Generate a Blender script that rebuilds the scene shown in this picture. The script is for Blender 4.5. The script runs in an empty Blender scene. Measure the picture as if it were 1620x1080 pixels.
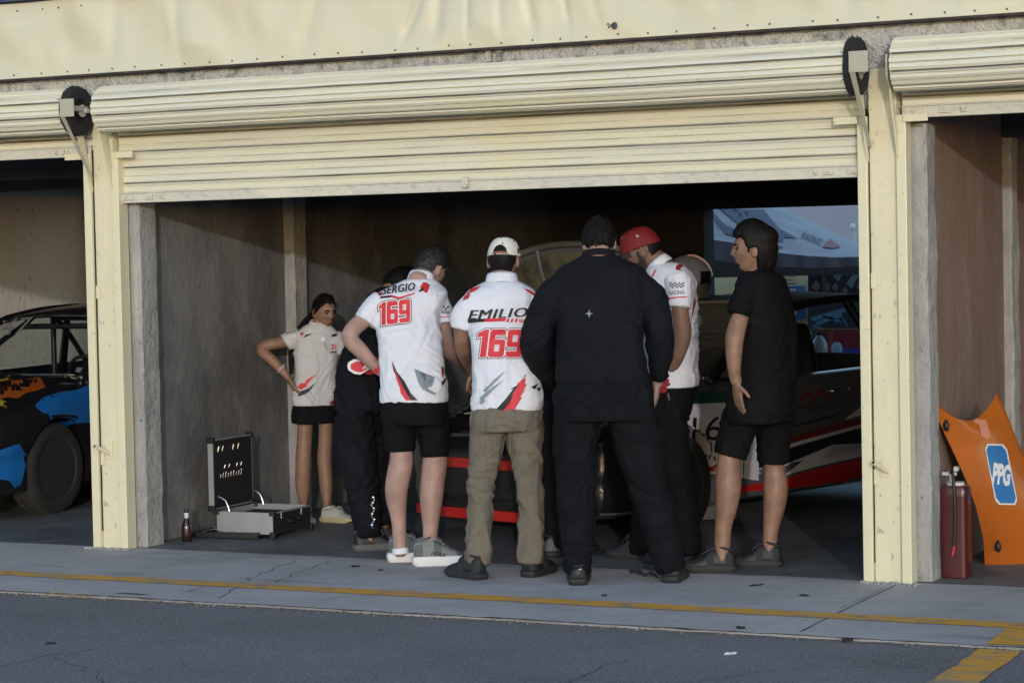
import bpy, bmesh, math, random
import numpy as np
from math import sin, cos, pi, radians, sqrt
from mathutils import Vector, noise
from mathutils.bvhtree import BVHTree
random.seed(4)
np.random.seed(4)
scene = bpy.context.scene
COL = scene.collection

# ---------------------------------------------------------------- camera
FOC, YAW, PITCH, ROLL = 3574.5, .4492, .0362, -.0206
CAM = np.array([7.866, -10.72, 1.62])
_f = np.array([-sin(YAW)*cos(PITCH), cos(YAW)*cos(PITCH), -sin(PITCH)])
_r = np.array([cos(YAW), sin(YAW), 0.0])
_u = np.cross(_r, _f)
_r, _u = _r*cos(ROLL)+_u*sin(ROLL), -_r*sin(ROLL)+_u*cos(ROLL)
RT = np.array([cos(YAW), sin(YAW), 0.0])
FW = np.array([-sin(YAW), cos(YAW), 0.0])
UP = np.array([0, 0, 1.0])
cam = bpy.data.objects.new('camera', bpy.data.cameras.new('camera'))
COL.objects.link(cam)
from mathutils import Matrix
cam.matrix_world = Matrix(((_r[0], _u[0], -_f[0], CAM[0]), (_r[1], _u[1], -_f[1], CAM[1]), (_r[2], _u[2], -_f[2], CAM[2]), (0, 0, 0, 1)))
cam.data.sensor_width = 36
cam.data.lens = FOC/1620*36
cam.data.clip_end = 3000
scene.camera = cam

# ---------------------------------------------------------------- light
SUNV = Vector((.5, -1, .168)).normalized()          # towards the sun
EL = math.asin(SUNV.z)
world = bpy.data.worlds.new('World')
scene.world = world
world.use_nodes = True
wn = world.node_tree
sky = wn.nodes.new('ShaderNodeTexSky')
sky.sky_type = 'NISHITA'
sky.sun_disc = False
sky.sun_elevation = EL
sky.sun_rotation = math.atan2(SUNV.x, SUNV.y)
sky.air_density = 1.0
sky.dust_density = 0.4
sky.ozone_density = 1.7
wn.links.new(sky.outputs[0], wn.nodes['Background'].inputs[0])
wn.nodes['Background'].inputs[1].default_value = 0.15
sd = bpy.data.lights.new('sun', 'SUN')
sd.energy = .46
sd.angle = radians(.8)
sd.color = (1.0, .96, .98)
sun = bpy.data.objects.new('sun', sd)
COL.objects.link(sun)
sun.rotation_euler = SUNV.to_track_quat('Z', 'Y').to_euler()
sun.location = (10, -20, 8)
scene.view_settings.view_transform = 'Standard'
scene.view_settings.look = 'None'
scene.view_settings.gamma = 1
scene.view_settings.exposure = 1.12

# ---------------------------------------------------------------- helpers: points
def ray(x, y):
    return _f+_r*(x-810)/FOC-_u*(y-540)/FOC
def onz(x, y, z=0.0):
    d = ray(x, y); return CAM+d*(z-CAM[2])/d[2]
def onY(x, y, Y):
    d = ray(x, y); return CAM+d*(Y-CAM[1])/d[1]
def onX(x, y, X):
    d = ray(x, y); return CAM+d*(X-CAM[0])/d[0]
def A(*v): return np.array(v, float)
def nrm(v):
    v = np.asarray(v, float); return v/(np.linalg.norm(v)+1e-12)

# ---------------------------------------------------------------- helpers: materials
MATS = {}
def M(name, col, rough=.6, metal=0.0, bump=0.0, bs=40, var=0.0, vs=3.0, coat=0.0, stretch=(1, 1, 1), trans=0.0, spec=.5, emit=None, sheen=0.0, alpha=1.0, detail=4):
    if name in MATS: return MATS[name]
    m = bpy.data.materials.new(name); m.use_nodes = True
    nt = m.node_tree; b = nt.nodes['Principled BSDF']
    b.inputs['Base Color'].default_value = (*col, 1)
    b.inputs['Roughness'].default_value = rough
    b.inputs['Metallic'].default_value = metal
    b.inputs['Coat Weight'].default_value = coat
    b.inputs['Coat Roughness'].default_value = .08
    b.inputs['Specular IOR Level'].default_value = spec
    b.inputs['Transmission Weight'].default_value = trans
    b.inputs['Sheen Weight'].default_value = sheen
    b.inputs['Alpha'].default_value = alpha
    if emit:
        b.inputs['Emission Color'].default_value = (*emit[:3], 1); b.inputs['Emission Strength'].default_value = emit[3]
    if bump or var:
        g = nt.nodes.new('ShaderNodeTexCoord')
        mp = nt.nodes.new('ShaderNodeMapping'); mp.inputs['Scale'].default_value = stretch
        nt.links.new(g.outputs['Object'], mp.inputs[0])
    if var:
        n = nt.nodes.new('ShaderNodeTexNoise'); n.inputs['Scale'].default_value = vs; n.inputs['Detail'].default_value = 6
        nt.links.new(mp.outputs[0], n.inputs['Vector'])
        r = nt.nodes.new('ShaderNodeMapRange'); r.inputs[1].default_value = .3; r.inputs[2].default_value = .7
        r.inputs[3].default_value = 1-var; r.inputs[4].default_value = 1+var
        nt.links.new(n.outputs[0], r.inputs[0])
        mx = nt.nodes.new('ShaderNodeVectorMath'); mx.operation = 'SCALE'; mx.inputs[0].default_value = col
        nt.links.new(r.outputs[0], mx.inputs['Scale'])
        nt.links.new(mx.outputs[0], b.inputs['Base Color'])
    if bump:
        n = nt.nodes.new('ShaderNodeTexNoise'); n.inputs['Scale'].default_value = bs; n.inputs['Detail'].default_value = detail
        nt.links.new(mp.outputs[0], n.inputs['Vector'])
        bp = nt.nodes.new('ShaderNodeBump'); bp.inputs['Strength'].default_value = 1; bp.inputs['Distance'].default_value = bump
        nt.links.new(n.outputs[0], bp.inputs['Height']); nt.links.new(bp.outputs[0], b.inputs['Normal'])
    MATS[name] = m
    return m

def layered(name, base, layers, rough=.85, bumps=(), spec=.3, coat=0.0, rvar=0.0, tex='Object'):
    """base colour with layers (colour, scale vec, lo, hi, amount, detail) mixed in by noise; bumps (scale vec, distance)"""
    m = bpy.data.materials.new(name); m.use_nodes = True
    nt = m.node_tree; b = nt.nodes['Principled BSDF']
    g = nt.nodes.new('ShaderNodeTexCoord')
    rgb = nt.nodes.new('ShaderNodeRGB'); rgb.outputs[0].default_value = (*base, 1)
    cur = rgb.outputs[0]
    for i, (col, sc, lo, hi, amt, det) in enumerate(layers):
        mp = nt.nodes.new('ShaderNodeMapping'); mp.inputs['Scale'].default_value = sc; mp.inputs['Location'].default_value = (3.1*i, 1.7*i, .9*i)
        nt.links.new(g.outputs[tex], mp.inputs[0])
        n = nt.nodes.new('ShaderNodeTexNoise'); n.inputs['Scale'].default_value = 1; n.inputs['Detail'].default_value = det; n.inputs['Roughness'].default_value = .6
        nt.links.new(mp.outputs[0], n.inputs['Vector'])
        r = nt.nodes.new('ShaderNodeMapRange'); r.inputs[1].default_value = lo; r.inputs[2].default_value = hi; r.inputs[3].default_value = 0; r.inputs[4].default_value = amt
        nt.links.new(n.outputs[0], r.inputs[0])
        mx = nt.nodes.new('ShaderNodeMix'); mx.data_type = 'RGBA'
        nt.links.new(r.outputs[0], mx.inputs[0]); nt.links.new(cur, mx.inputs[6]); mx.inputs[7].default_value = (*col, 1)
        cur = mx.outputs[2]
    nt.links.new(cur, b.inputs['Base Color'])
    b.inputs['Roughness'].default_value = rough
    b.inputs['Specular IOR Level'].default_value = spec
    b.inputs['Coat Weight'].default_value = coat
    prev = None
    for i, (sc, dist) in enumerate(bumps):
        mp = nt.nodes.new('ShaderNodeMapping'); mp.inputs['Scale'].default_value = sc; mp.inputs['Location'].default_value = (5.3*i, 2.7*i, 1.9*i)
        nt.links.new(g.outputs[tex], mp.inputs[0])
        n = nt.nodes.new('ShaderNodeTexNoise'); n.inputs['Scale'].default_value = 1; n.inputs['Detail'].default_value = 5
        nt.links.new(mp.outputs[0], n.inputs['Vector'])
        bp = nt.nodes.new('ShaderNodeBump'); bp.inputs['Strength'].default_value = 1; bp.inputs['Distance'].default_value = dist
        nt.links.new(n.outputs[0], bp.inputs['Height'])
        if prev: nt.links.new(prev, bp.inputs['Normal'])
        prev = bp.outputs[0]
    if prev: nt.links.new(prev, b.inputs['Normal'])
    MATS[name] = m
    return m

# ---------------------------------------------------------------- helpers: geometry container
class G:
    def __init__(s): s.v = []; s.f = []; s.m = []; s.n = 0
    def add(s, v, f, m=0):
        v = np.asarray(v, float).reshape(-1, 3)
        s.v.append(v)
        for q in f: s.f.append(tuple(int(i)+s.n for i in q)); s.m.append(m)
        s.n += len(v); return s
    def arr(s): return np.concatenate(s.v) if s.v else np.zeros((0, 3))
    def box(s, c, size, ax=None, m=0, taper=1.0):
        c = A(*c); ax = ax if ax is not None else np.eye(3)
        h = A(*size)/2; P = []
        for z in (-1, 1):
            t = 1 if z < 0 else taper
            for x, y in ((-1, -1), (1, -1), (1, 1), (-1, 1)):
                P.append(c+ax[0]*x*h[0]*t+ax[1]*y*h[1]*t+ax[2]*z*h[2])
        return s.add(P, [(3, 2, 1, 0), (4, 5, 6, 7), (0, 1, 5, 4), (1, 2, 6, 5), (2, 3, 7, 6), (3, 0, 4, 7)], m)
    def rings(s, R, m=0, cap=True, closed=True):
        """R list of (n,3) arrays"""
        n = len(R[0]); P = np.concatenate(R); F = []
        for i in range(len(R)-1):
            for j in range(n if closed else n-1):
                k = (j+1) % n
                F.append((i*n+j, i*n+k, (i+1)*n+k, (i+1)*n+j))
        if cap and closed:
            F.append(tuple(range(n))[::-1]); F.append(tuple((len(R)-1)*n+j for j in range(n)))
        return s.add(P, F, m)
    def tube(s, pts, rad, n=14, m=0, smooth=4, round_end=True, flat=1.0):
        pts = np.array(pts, float); rad = np.broadcast_to(np.array(rad, float), (len(pts),)).copy()
        if smooth > 1 and len(pts) > 2: pts, rad = catmull(pts, rad, smooth)
        T = np.gradient(pts, axis=0); T = T/(np.linalg.norm(T, axis=1)[:, None]+1e-12)
        u = np.cross(T[0], [0, 0, 1.0]);
        if np.linalg.norm(u) < .1: u = np.cross(T[0], [0, 1.0, 0])
        u = nrm(u); R = []
        a = np.arange(n)*2*pi/n
        def ring(p, t, u, r):
            w = np.cross(t, u); return p+np.outer(np.cos(a), u)*r+np.outer(np.sin(a), w)*r*flat
        if round_end:
            for k in (.15, .6, .9): R.append(ring(pts[0]-T[0]*rad[0]*(1-k)*.9, T[0], u, rad[0]*sqrt(max(0, 1-(1-k)**2))))
        for i in range(len(pts)):
            u = nrm(u-T[i]*np.dot(u, T[i])); R.append(ring(pts[i], T[i], u, rad[i]))
        if round_end:
            for k in (.9, .6, .15): R.append(ring(pts[-1]+T[-1]*rad[-1]*(1-k)*.9, T[-1], u, rad[-1]*sqrt(max(0, 1-(1-k)**2))))
        return s.rings(R, m)
    def cyl(s, a, b, r, n=16, m=0, r2=None):
        a = A(*a); b = A(*b); t = nrm(b-a); u = np.cross(t, [0, 0, 1.0])
        if np.linalg.norm(u) < .1: u = np.cross(t, [0, 1.0, 0])
        u = nrm(u); w = np.cross(t, u); an = np.arange(n)*2*pi/n
        c = np.outer(np.cos(an), u)+np.outer(np.sin(an), w)
        return s.rings([a+c*r, b+c*(r2 if r2 is not None else r)], m)
    def lathe(s, prof, c, axis=2, n=32, m=0, ax=None):
        """prof (r,h) list; axis vectors from ax (u,v,w): revolve round w"""
        ax = ax if ax is not None else np.eye(3)
        c = A(*c); an = np.arange(n)*2*pi/n
        d = np.outer(np.cos(an), ax[0])+np.outer(np.sin(an), ax[1])
        return s.rings([c+d*max(r, 1e-4)+ax[2]*h for r, h in prof], m)
    def ell(s, c, r, ax=None, n=16, m=0, k=10):
        ax = ax if ax is not None else np.eye(3); c = A(*c); R = []
        for i in range(1, k):
            t = pi*i/k; an = np.arange(n)*2*pi/n
            R.append(c+np.outer(np.cos(an)*sin(t)*r[0], ax[0])+np.outer(np.sin(an)*sin(t)*r[1], ax[1])-ax[2]*cos(t)*r[2])
        return s.rings(R, m)
    def prism(s, poly, nvec, th, m=0):
        """poly: list of 3D points (planar), thickness along nvec"""
        P = np.array(poly, float); n = len(P); nv = nrm(nvec)*th
        Q = np.concatenate([P-nv/2, P+nv/2])
        F = [tuple(range(n))[::-1], tuple(range(n, 2*n))]+[(i, (i+1) % n, n+(i+1) % n, n+i) for i in range(n)]
        return s.add(Q, F, m)
    def grid(s, P, m=0):
        """P (a,b,3) array sheet"""
        a, b = P.shape[:2]
        return s.add(P.reshape(-1, 3), [(i*b+j, i*b+j+1, (i+1)*b+j+1, (i+1)*b+j) for i in range(a-1) for j in range(b-1)], m)
    def slab(s, P, nvec, th, m=0):
        """closed thick sheet from grid P"""
        a, b = P.shape[:2]; N = nrm(nvec)*th
        if np.ndim(N) == 1: N = N[None, None]
        Q = P-N; n = a*b
        F = [(i*b+j, i*b+j+1, (i+1)*b+j+1, (i+1)*b+j) for i in range(a-1) for j in range(b-1)]
        F += [tuple(n+q for q in f)[::-1] for f in F[:]]
        edge = [j for j in range(b)]+[i*b+b-1 for i in range(1, a)]+[(a-1)*b+j for j in range(b-2, -1, -1)]+[i*b for i in range(a-2, 0, -1)]
        for i in range(len(edge)):
            p, q = edge[i], edge[(i+1) % len(edge)]
            F.append((q, p, n+p, n+q))
        return s.add(np.concatenate([P.reshape(-1, 3), Q.reshape(-1, 3)]), F, m)

def catmull(P, r, k):
    n = len(P); out = []; ro = []
    for i in range(n-1):
        p0, p1, p2, p3 = P[max(i-1, 0)], P[i], P[i+1], P[min(i+2, n-1)]
        r0, r1, r2, r3 = r[max(i-1, 0)], r[i], r[i+1], r[min(i+2, n-1)]
        for t in np.arange(k)/k:
            f = lambda a, b, c, d: .5*((2*b)+(-a+c)*t+(2*a-5*b+4*c-d)*t*t+(-a+3*b-3*c+d)*t**3)
            out.append(f(p0, p1, p2, p3)); ro.append(f(r0, r1, r2, r3))
    out.append(P[-1]); ro.append(r[-1])
    return np.array(out), np.array(ro)

def raw(name, g, mats, smooth=True):
    me = bpy.data.meshes.new(name)
    me.from_pydata(g.arr().tolist(), [], g.f)
    for m in (mats if isinstance(mats, (list, tuple)) else [mats]): me.materials.append(m)
    if any(g.m): me.polygons.foreach_set('material_index', g.m)
    if smooth: me.polygons.foreach_set('use_smooth', [True]*len(g.f))
    me.update()
    return me
def wloc(o):
    p = np.zeros(3)
    while o is not None: p = p+np.array(o.location); o = o.parent
    return p
def make(name, g, mats, parent=None, base=None, smooth=False, bevel=0, auto=True):
    """one mesh object from world-space geometry"""
    if base is None: base = wloc(parent) if parent is not None else (g.arr().min(0)+g.arr().max(0))/2*A(1, 1, 0)+A(0, 0, g.arr()[:, 2].min())
    base = np.array(base, float)
    g2 = G(); g2.v = [g.arr()-base]; g2.f = g.f; g2.m = g.m
    me = raw(name, g2, mats, smooth)
    bm = bmesh.new(); bm.from_mesh(me)
    bmesh.ops.recalc_face_normals(bm, faces=bm.faces); bm.to_mesh(me); bm.free()
    if smooth and auto: me.set_sharp_from_angle(angle=radians(38))
    o = bpy.data.objects.new(name, me)
    COL.objects.link(o)
    o.parent = parent
    o.location = base-(wloc(parent) if parent is not None else 0)
    if bevel:
        b = o.modifiers.new('bevel', 'BEVEL'); b.width = bevel; b.segments = 2; b.limit_method = 'ANGLE'
    return o
def tag(o, label=None, cat=None, group=None, kind=None):
    if label: o['label'] = label
    if cat: o['category'] = cat
    if group: o['group'] = group
    if kind: o['kind'] = kind
    return o
def thing(name, base, label, cat, group=None):
    o = bpy.data.objects.new(name, None); COL.objects.link(o)
    o.empty_display_size = .1
    o.location = base; tag(o, label, cat, group); return o
def struct(name, g, m, **k):
    return tag(make(name, g, m, **k), kind='structure')
def dup(o, off, label=None, group=None):
    r = o.copy(); COL.objects.link(r); r.location = np.array(o.location)+A(*off)
    if label: r['label'] = label
    if group: r['group'] = group
    for c in list(o.children):
        d = c.copy(); COL.objects.link(d); d.parent = r
        for e in list(c.children):
            x = e.copy(); COL.objects.link(x); x.parent = d
    return r

# ---------------------------------------------------------------- helpers: remeshed solids, folds and prints
def remesh(g, voxel, smooth=6, fac=.5):
    me = raw('tmp', g, [], False)
    o = bpy.data.objects.new('tmp', me); COL.objects.link(o)
    r = o.modifiers.new('r', 'REMESH'); r.mode = 'VOXEL'; r.voxel_size = voxel; r.adaptivity = 0
    if smooth:
        s = o.modifiers.new('s', 'SMOOTH'); s.iterations = smooth; s.factor = fac
    dg = bpy.context.evaluated_depsgraph_get(); ev = o.evaluated_get(dg); em = ev.to_mesh()
    v = np.zeros(len(em.vertices)*3); em.vertices.foreach_get('co', v); v = v.reshape(-1, 3)
    nn = np.zeros(len(em.vertices)*3); em.vertices.foreach_get('normal', nn); nn = nn.reshape(-1, 3)
    f = [tuple(p.vertices) for p in em.polygons]
    ev.to_mesh_clear(); bpy.data.objects.remove(o); bpy.data.meshes.remove(me)
    return v, f, nn
def fold(v, n, amp, kind='shirt', seed=0.0, mask=None):
    out = v.copy(); N = noise.noise
    for i in range(len(v)):
        x, y, z = v[i]
        s = x*RT[0]+y*RT[1]; t = x*FW[0]+y*FW[1]
        wx = N(Vector((s*3+seed, t*3, z*3)))*.35; wz = N(Vector((s*4, t*4+seed, z*4)))*.25
        if kind == 'shirt':
            a = 1-abs(N(Vector(((s+wx)*6+z*2.2+seed, t*6, z*2.4))))*3.4
            b = 1-abs(N(Vector(((s+wx)*10-z*8+seed, t*9, (z+wz)*6+seed))))*3.6
            c = 1-abs(N(Vector((s*4+seed*2, t*4, (z+wz)*13+s*5))))*3.6
            h = max(a, -.3)*.8+max(b, -.3)*.55+max(c, -.3)*.45-.5
        else:
            a = 1-abs(N(Vector((s*7+seed, t*7, (z+wz)*7+s*6))))*3.4
            b = 1-abs(N(Vector((s*9+z*5+seed, t*9, (z+wz)*17))))*3.4
            c = 1-abs(N(Vector((s*12+seed, t*12, z*3.5))))*3.4
            h = max(a, -.3)*.7+max(b, -.3)*.6+max(c, -.3)*.4-.5
        k = amp if mask is None else amp*mask(v[i])
        nz = n[i][2]; out[i] = v[i]+n[i]*max(h+.25, -.12)*k*max(0, 1-nz*nz*1.3)
    return out
DJ = [.09]
class Target:
    def __init__(s, v, f): s.bvh = BVHTree.FromPolygons([Vector(p) for p in v], [list(q) for q in f])
def text2d(s, bold=.0, shear=0.0, spacing=1.0):
    cu = bpy.data.curves.new('t', 'FONT'); cu.body = s; cu.offset = bold; cu.shear = shear; cu.space_character = spacing
    cu.align_x = 'CENTER'; cu.align_y = 'CENTER'; cu.resolution_u = 4
    o = bpy.data.objects.new('t', cu); COL.objects.link(o)
    dg = bpy.context.evaluated_depsgraph_get(); me = o.evaluated_get(dg).to_mesh()
    v = [tuple(p.co[:2]) for p in me.vertices]; f = [tuple(p.vertices) for p in me.polygons]
    o.evaluated_get(dg).to_mesh_clear(); bpy.data.objects.remove(o); bpy.data.curves.remove(cu)
    v = np.array(v) if v else np.zeros((0, 2))
    c = (v.max(0)+v.min(0))/2; return (v-c), f
def decal(g, tgt, v2, f, px, m, off=.0025, cell=2.6, maxd=None):
    """v2: pixel-space outline, faces f; laid on the surface along the sight lines, cut finely enough to follow it"""
    bm = bmesh.new(); vs = [bm.verts.new((p[0], p[1], 0)) for p in v2]
    for q in f:
        try: bm.faces.new([vs[i] for i in q])
        except ValueError: pass
    bmesh.ops.triangulate(bm, faces=[q for q in bm.faces if len(q.verts) > 4])
    lo = np.min(v2, 0); hi = np.max(v2, 0)
    for ax in (0, 1):
        k = math.ceil(lo[ax]/cell)*cell
        while k < hi[ax]:
            co = (k, 0, 0) if ax == 0 else (0, k, 0); no = (1, 0, 0) if ax == 0 else (0, 1, 0)
            bmesh.ops.bisect_plane(bm, geom=bm.verts[:]+bm.edges[:]+bm.faces[:], plane_co=co, plane_no=no, dist=1e-4)
            k += cell
    bm.verts.index_update(); P = []; ok = []
    for v in bm.verts:
        d = Vector(ray(v.co.x, v.co.y)).normalized()
        h, nr, i, dist = tgt.bvh.ray_cast(Vector(CAM), d)
        if h is None or (maxd and dist > maxd): P.append((0, 0, 0)); ok.append(False)
        else:
            if nr.dot(d) > 0: nr = -nr
            P.append(h+nr*off*.3-d*off); ok.append(True)
    F = [tuple(v.index for v in q.verts) for q in bm.faces if all(ok[v.index] for v in q.verts)]
    # drop faces that jump across a depth gap
    F = [q for q in F if max((Vector(P[a])-Vector(P[q[0]])).length for a in q) < DJ[0]]
    bm.free()
    used = sorted({i for q in F for i in q}); mp = {a: b for b, a in enumerate(used)}
    if F: g.add([P[i] for i in used], [tuple(mp[i] for i in q) for q in F], m)
def dtext(g, tgt, s, cx, cy, w, h, rot, m, bold=0.0, shear=0.0, off=.0025, cell=2.6, spacing=1.0, grow=0):
    v, f = text2d(s, bold, shear, spacing)
    if not len(v): return
    ext = v.max(0)-v.min(0); v = v/ext*A(w, h)
    if grow: pass
    v[:, 1] *= -1; r = radians(rot); c, sn = cos(r), sin(r)
    v = np.stack([v[:, 0]*c-v[:, 1]*sn+cx, v[:, 0]*sn+v[:, 1]*c+cy], 1)
    decal(g, tgt, v, f, None, m, off, cell)
def dpoly(g, tgt, pts, m, off=.0025, cell=2.6):
    decal(g, tgt, np.array(pts, float), [tuple(range(len(pts)))], None, m, off, cell)

def offpoly(p, d):
    """offset a closed polygon outwards by d (mitred)"""
    p = np.array(p, float); n = len(p)
    ar = sum(p[i][0]*p[(i+1) % n][1]-p[(i+1) % n][0]*p[i][1] for i in range(n)); sg = 1 if ar > 0 else -1
    out = []
    for i in range(n):
        a = nrm(p[i]-p[i-1]); b = nrm(p[(i+1) % n]-p[i]); na = A(a[1], -a[0])*sg; nb = A(b[1], -b[0])*sg
        m = nrm(na+nb); out.append(p[i]+m*d/max(.45, np.dot(m, na)))
    return np.array(out)
SIX = ([(.10, 0), (.90, 0), (1, .09), (1, .55), (.90, .64), (.36, .64), (.36, .79), (.98, .79), (.98, .91), (.88, 1), (.10, 1), (0, .91), (0, .09)], [(.36, .21), (.66, .21), (.66, .45), (.36, .45)])
ONE = ([(.28, 0), (.68, 0), (.68, 1), (.42, 1), (.0, .86), (.0, .70), (.28, .76)], None)
NINE = ([(1-x, 1-y) for x, y in SIX[0]], [(1-x, 1-y) for x, y in SIX[1]])
def race_number(g, tgt, cx, cy, w, h, rot, mats, offs=(.0035, .005, .0065), grow=(2.4, 1.3, 0.0), shear=.12, digits=(ONE, SIX, NINE), ws=(.24, .37, .37)):
    r = radians(rot); tot = sum(ws)+.03*(len(ws)-1); x0 = -tot/2
    lay = []
    for (o, hole), wd in zip(digits, ws):
        k = wd*w/tot/(.68 if o is ONE[0] else 1.0)
        f = lambda pts: np.array([((x0/tot)*w+x*k+(y-.5)*h*shear, (y-.5)*h) for x, y in pts])
        lay.append((f(o), f(hole) if hole else None)); x0 += wd+.03
    for m, of, gr in zip(mats, offs, grow):
        for o, hole in lay:
            P = offpoly(o, gr)
            if hole is not None:
                H = offpoly(hole, -gr) if gr < 2 else offpoly(hole, -1.6)
                ar = lambda p: sum(p[i][0]*p[(i+1) % len(p)][1]-p[(i+1) % len(p)][0]*p[i][1] for i in range(len(p)))
                if ar(P)*ar(H) > 0: H = H[::-1]
                i = int(np.argmin(np.linalg.norm(P-H[0], axis=1)))
                P = np.concatenate([P[:i+1], H, H[:1], P[i:i+1]+1e-3, P[i+1:]])
            q = np.stack([P[:, 0]*cos(r)+P[:, 1]*sin(r)+cx, P[:, 0]*sin(r)-P[:, 1]*cos(r)+cy], 1)
            decal(g, tgt, q, [tuple(range(len(q)))], None, m, of)
def CL(name, col, wr=.010, ws=9, rough=.85, var=.05, spec=.2, st=(1, 1, .6)):
    return layered(name, col, [(tuple(c*(1-var) for c in col), (5, 5, 5), .4, .7, 1, 3)], rough=rough, bumps=[(tuple(ws*q for q in st), wr), (tuple(2.7*ws*q for q in st), wr*.35), ((260, 260, 260), .0008)], spec=spec)
# ================================================================ SETTING
CREAM = layered('cream paint', (.71, .66, .475), [((.60, .58, .44), (2.2, 2.2, 2.2), .48, .75, .5, 4), ((.30, .29, .26), (30, 30, 22), .64, .70, .7, 3), ((.78, .75, .58), (6, 6, 1.2), .45, .8, .6, 3)],
                rough=.38, bumps=[((9, 9, 9), .004), ((60, 60, 60), .0012)], spec=.5)
CREAM_MET = layered('cream metal', (.71, .66, .46), [((.62, .61, .5), (1.2, 3, 9), .45, .75, .55, 4), ((.40, .39, .34), (40, 40, 40), .67, .73, .7, 2)],
                    rough=.33, bumps=[((5, 5, 5), .003), ((90, 90, 90), .0005)], spec=.55)
SHUT = layered('shutter paint', (.72, .69, .54), [((.60, .61, .56), (.8, 6, 14), .42, .72, .7, 5), ((.70, .63, .30), (1.3, 5, 9), .56, .78, .6, 4), ((.42, .41, .37), (22, 30, 50), .66, .74, .6, 3)],
               rough=.25, bumps=[((2, 6, 6), .004), ((70, 70, 70), .0004)], spec=.6, coat=.35)
GROOVE_SHADE = M('slat groove shade', (.30, .30, .27), .6, var=.5, vs=6, stretch=(.5, 4, 4)); CREASE_SHADE = M('slat crease shade', (.58, .57, .44), .6, var=.3, vs=6, stretch=(.4, 4, 4))  # darker groove and crease colours paint the shade between slats
FASC = layered('fascia sheet', (.66, .615, .46), [((.56, .54, .43), (.9, 1, 2.4), .4, .75, .5, 3), ((.68, .66, .53), (3, 3, 9), .55, .8, .5, 5)],
               rough=.22, coat=.3, bumps=[((60, 60, 60), .0004)], spec=.6)
BAR = layered('galvanised bar', (.58, .57, .50), [((.36, .35, .32), (18, 18, 40), .5, .7, .6, 4), ((.74, .71, .55), (3, 3, 3), .5, .7, .6, 4)], rough=.45, bumps=[((60, 60, 60), .0008)])
WALL = layered('interior plaster', (.205, .208, .213), [((.095, .095, .097), (1.1, 1.1, .8), .42, .62, .85, 8), ((.27, .265, .25), (4, 4, 3), .52, .75, .55, 6), ((.10, .095, .09), (2.2, 2.2, 1.0), .62, .76, .6, 8), ((.07, .07, .07), (38, 38, 30), .70, .74, .8, 2)],
               rough=.9, bumps=[((3, 3, 3), .02), ((22, 22, 18), .007), ((90, 90, 60), .0015)], spec=.15)
WALLR = layered('reddish plaster', (.26, .175, .145), [((.17, .125, .11), (1.1, 1.1, .8), .42, .68, .75, 7), ((.28, .24, .22), (5, 5, 1.6), .52, .75, .6, 6), ((.07, .07, .07), (38, 38, 30), .70, .74, .8, 2)],
               rough=.9, bumps=[((3, 3, 3), .02), ((22, 22, 18), .007)], spec=.15)
WALLB = layered('beige plaster', (.68, .62, .52), [((.52, .46, .38), (1.1, 1.1, .8), .42, .68, .75, 7), ((.66, .60, .50), (5, 5, 1.6), .52, .75, .6, 6), ((.07, .07, .07), (30, 30, 20), .68, .72, .8, 2)],
               rough=.9, bumps=[((3, 3, 3), .02), ((22, 22, 18), .007)], spec=.15)
CONC = layered('rough concrete', (.36, .36, .355), [((.20, .20, .20), (6, 6, 3), .45, .7, .7, 7), ((.52, .50, .44), (9, 9, 2), .55, .72, .6, 6), ((.05, .05, .05), (45, 45, 25), .66, .72, .9, 3)],
               rough=.9, bumps=[((8, 8, 8), .02), ((45, 45, 30), .008)], spec=.15)
MORTAR = layered('rough mortar', (.52, .52, .50), [((.16, .16, .155), (14, 14, 14), .48, .66, .8, 7), ((.66, .63, .52), (5, 5, 5), .5, .68, .7, 6)],
                 rough=.9, bumps=[((30, 30, 30), .03), ((80, 80, 80), .01)], spec=.15)
SLAB = layered('concrete slab', (.50, .455, .435), [((.34, .312, .298), (1.6, 1.1, 1), .42, .7, .75, 8), ((.54, .50, .475), (3.5, 2.6, 1), .5, .78, .5, 7), ((.16, .16, .16), (.8, 7, 1), .58, .74, .6, 7), ((.08, .08, .085), (60, 60, 1), .68, .73, .6, 2)],
               rough=.85, bumps=[((5, 5, 5), .01), ((80, 80, 80), .003)], spec=.25)
ASPH = layered('asphalt', (.23, .208, .208), [((.155, .145, .14), (.9, 1.2, 1), .4, .7, .8, 8), ((.38, .38, .38), (75, 75, 1), .56, .66, .75, 3), ((.06, .06, .065), (90, 90, 1), .57, .66, .8, 2), ((.19, .185, .185), (.5, 2.4, 1), .5, .75, .5, 7)],
               rough=.85, bumps=[((110, 110, 110), .005), ((30, 30, 30), .004)], spec=.3)
YEL = layered('road paint', (.80, .38, .055), [((.30, .27, .21), (7, 11, 1), .52, .64, .8, 7), ((.27, .27, .27), (1.3, 8, 1), .50, .68, .85, 8), ((.16, .14, .11), (40, 40, 1), .62, .70, .8, 4)], rough=.8, bumps=[((80, 80, 80), .003)], spec=.25)
BLACK = M('black paint', (.012, .012, .014), .5, bump=.001, bs=60)
RUB = M('black bristle', (.018, .018, .02), .9, bump=.004, bs=90)
DK = M('dark gap', (.02, .02, .02), .9)
X0S = [-.011+4.611*k for k in (-1, 0, 1, 2)]

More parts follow.
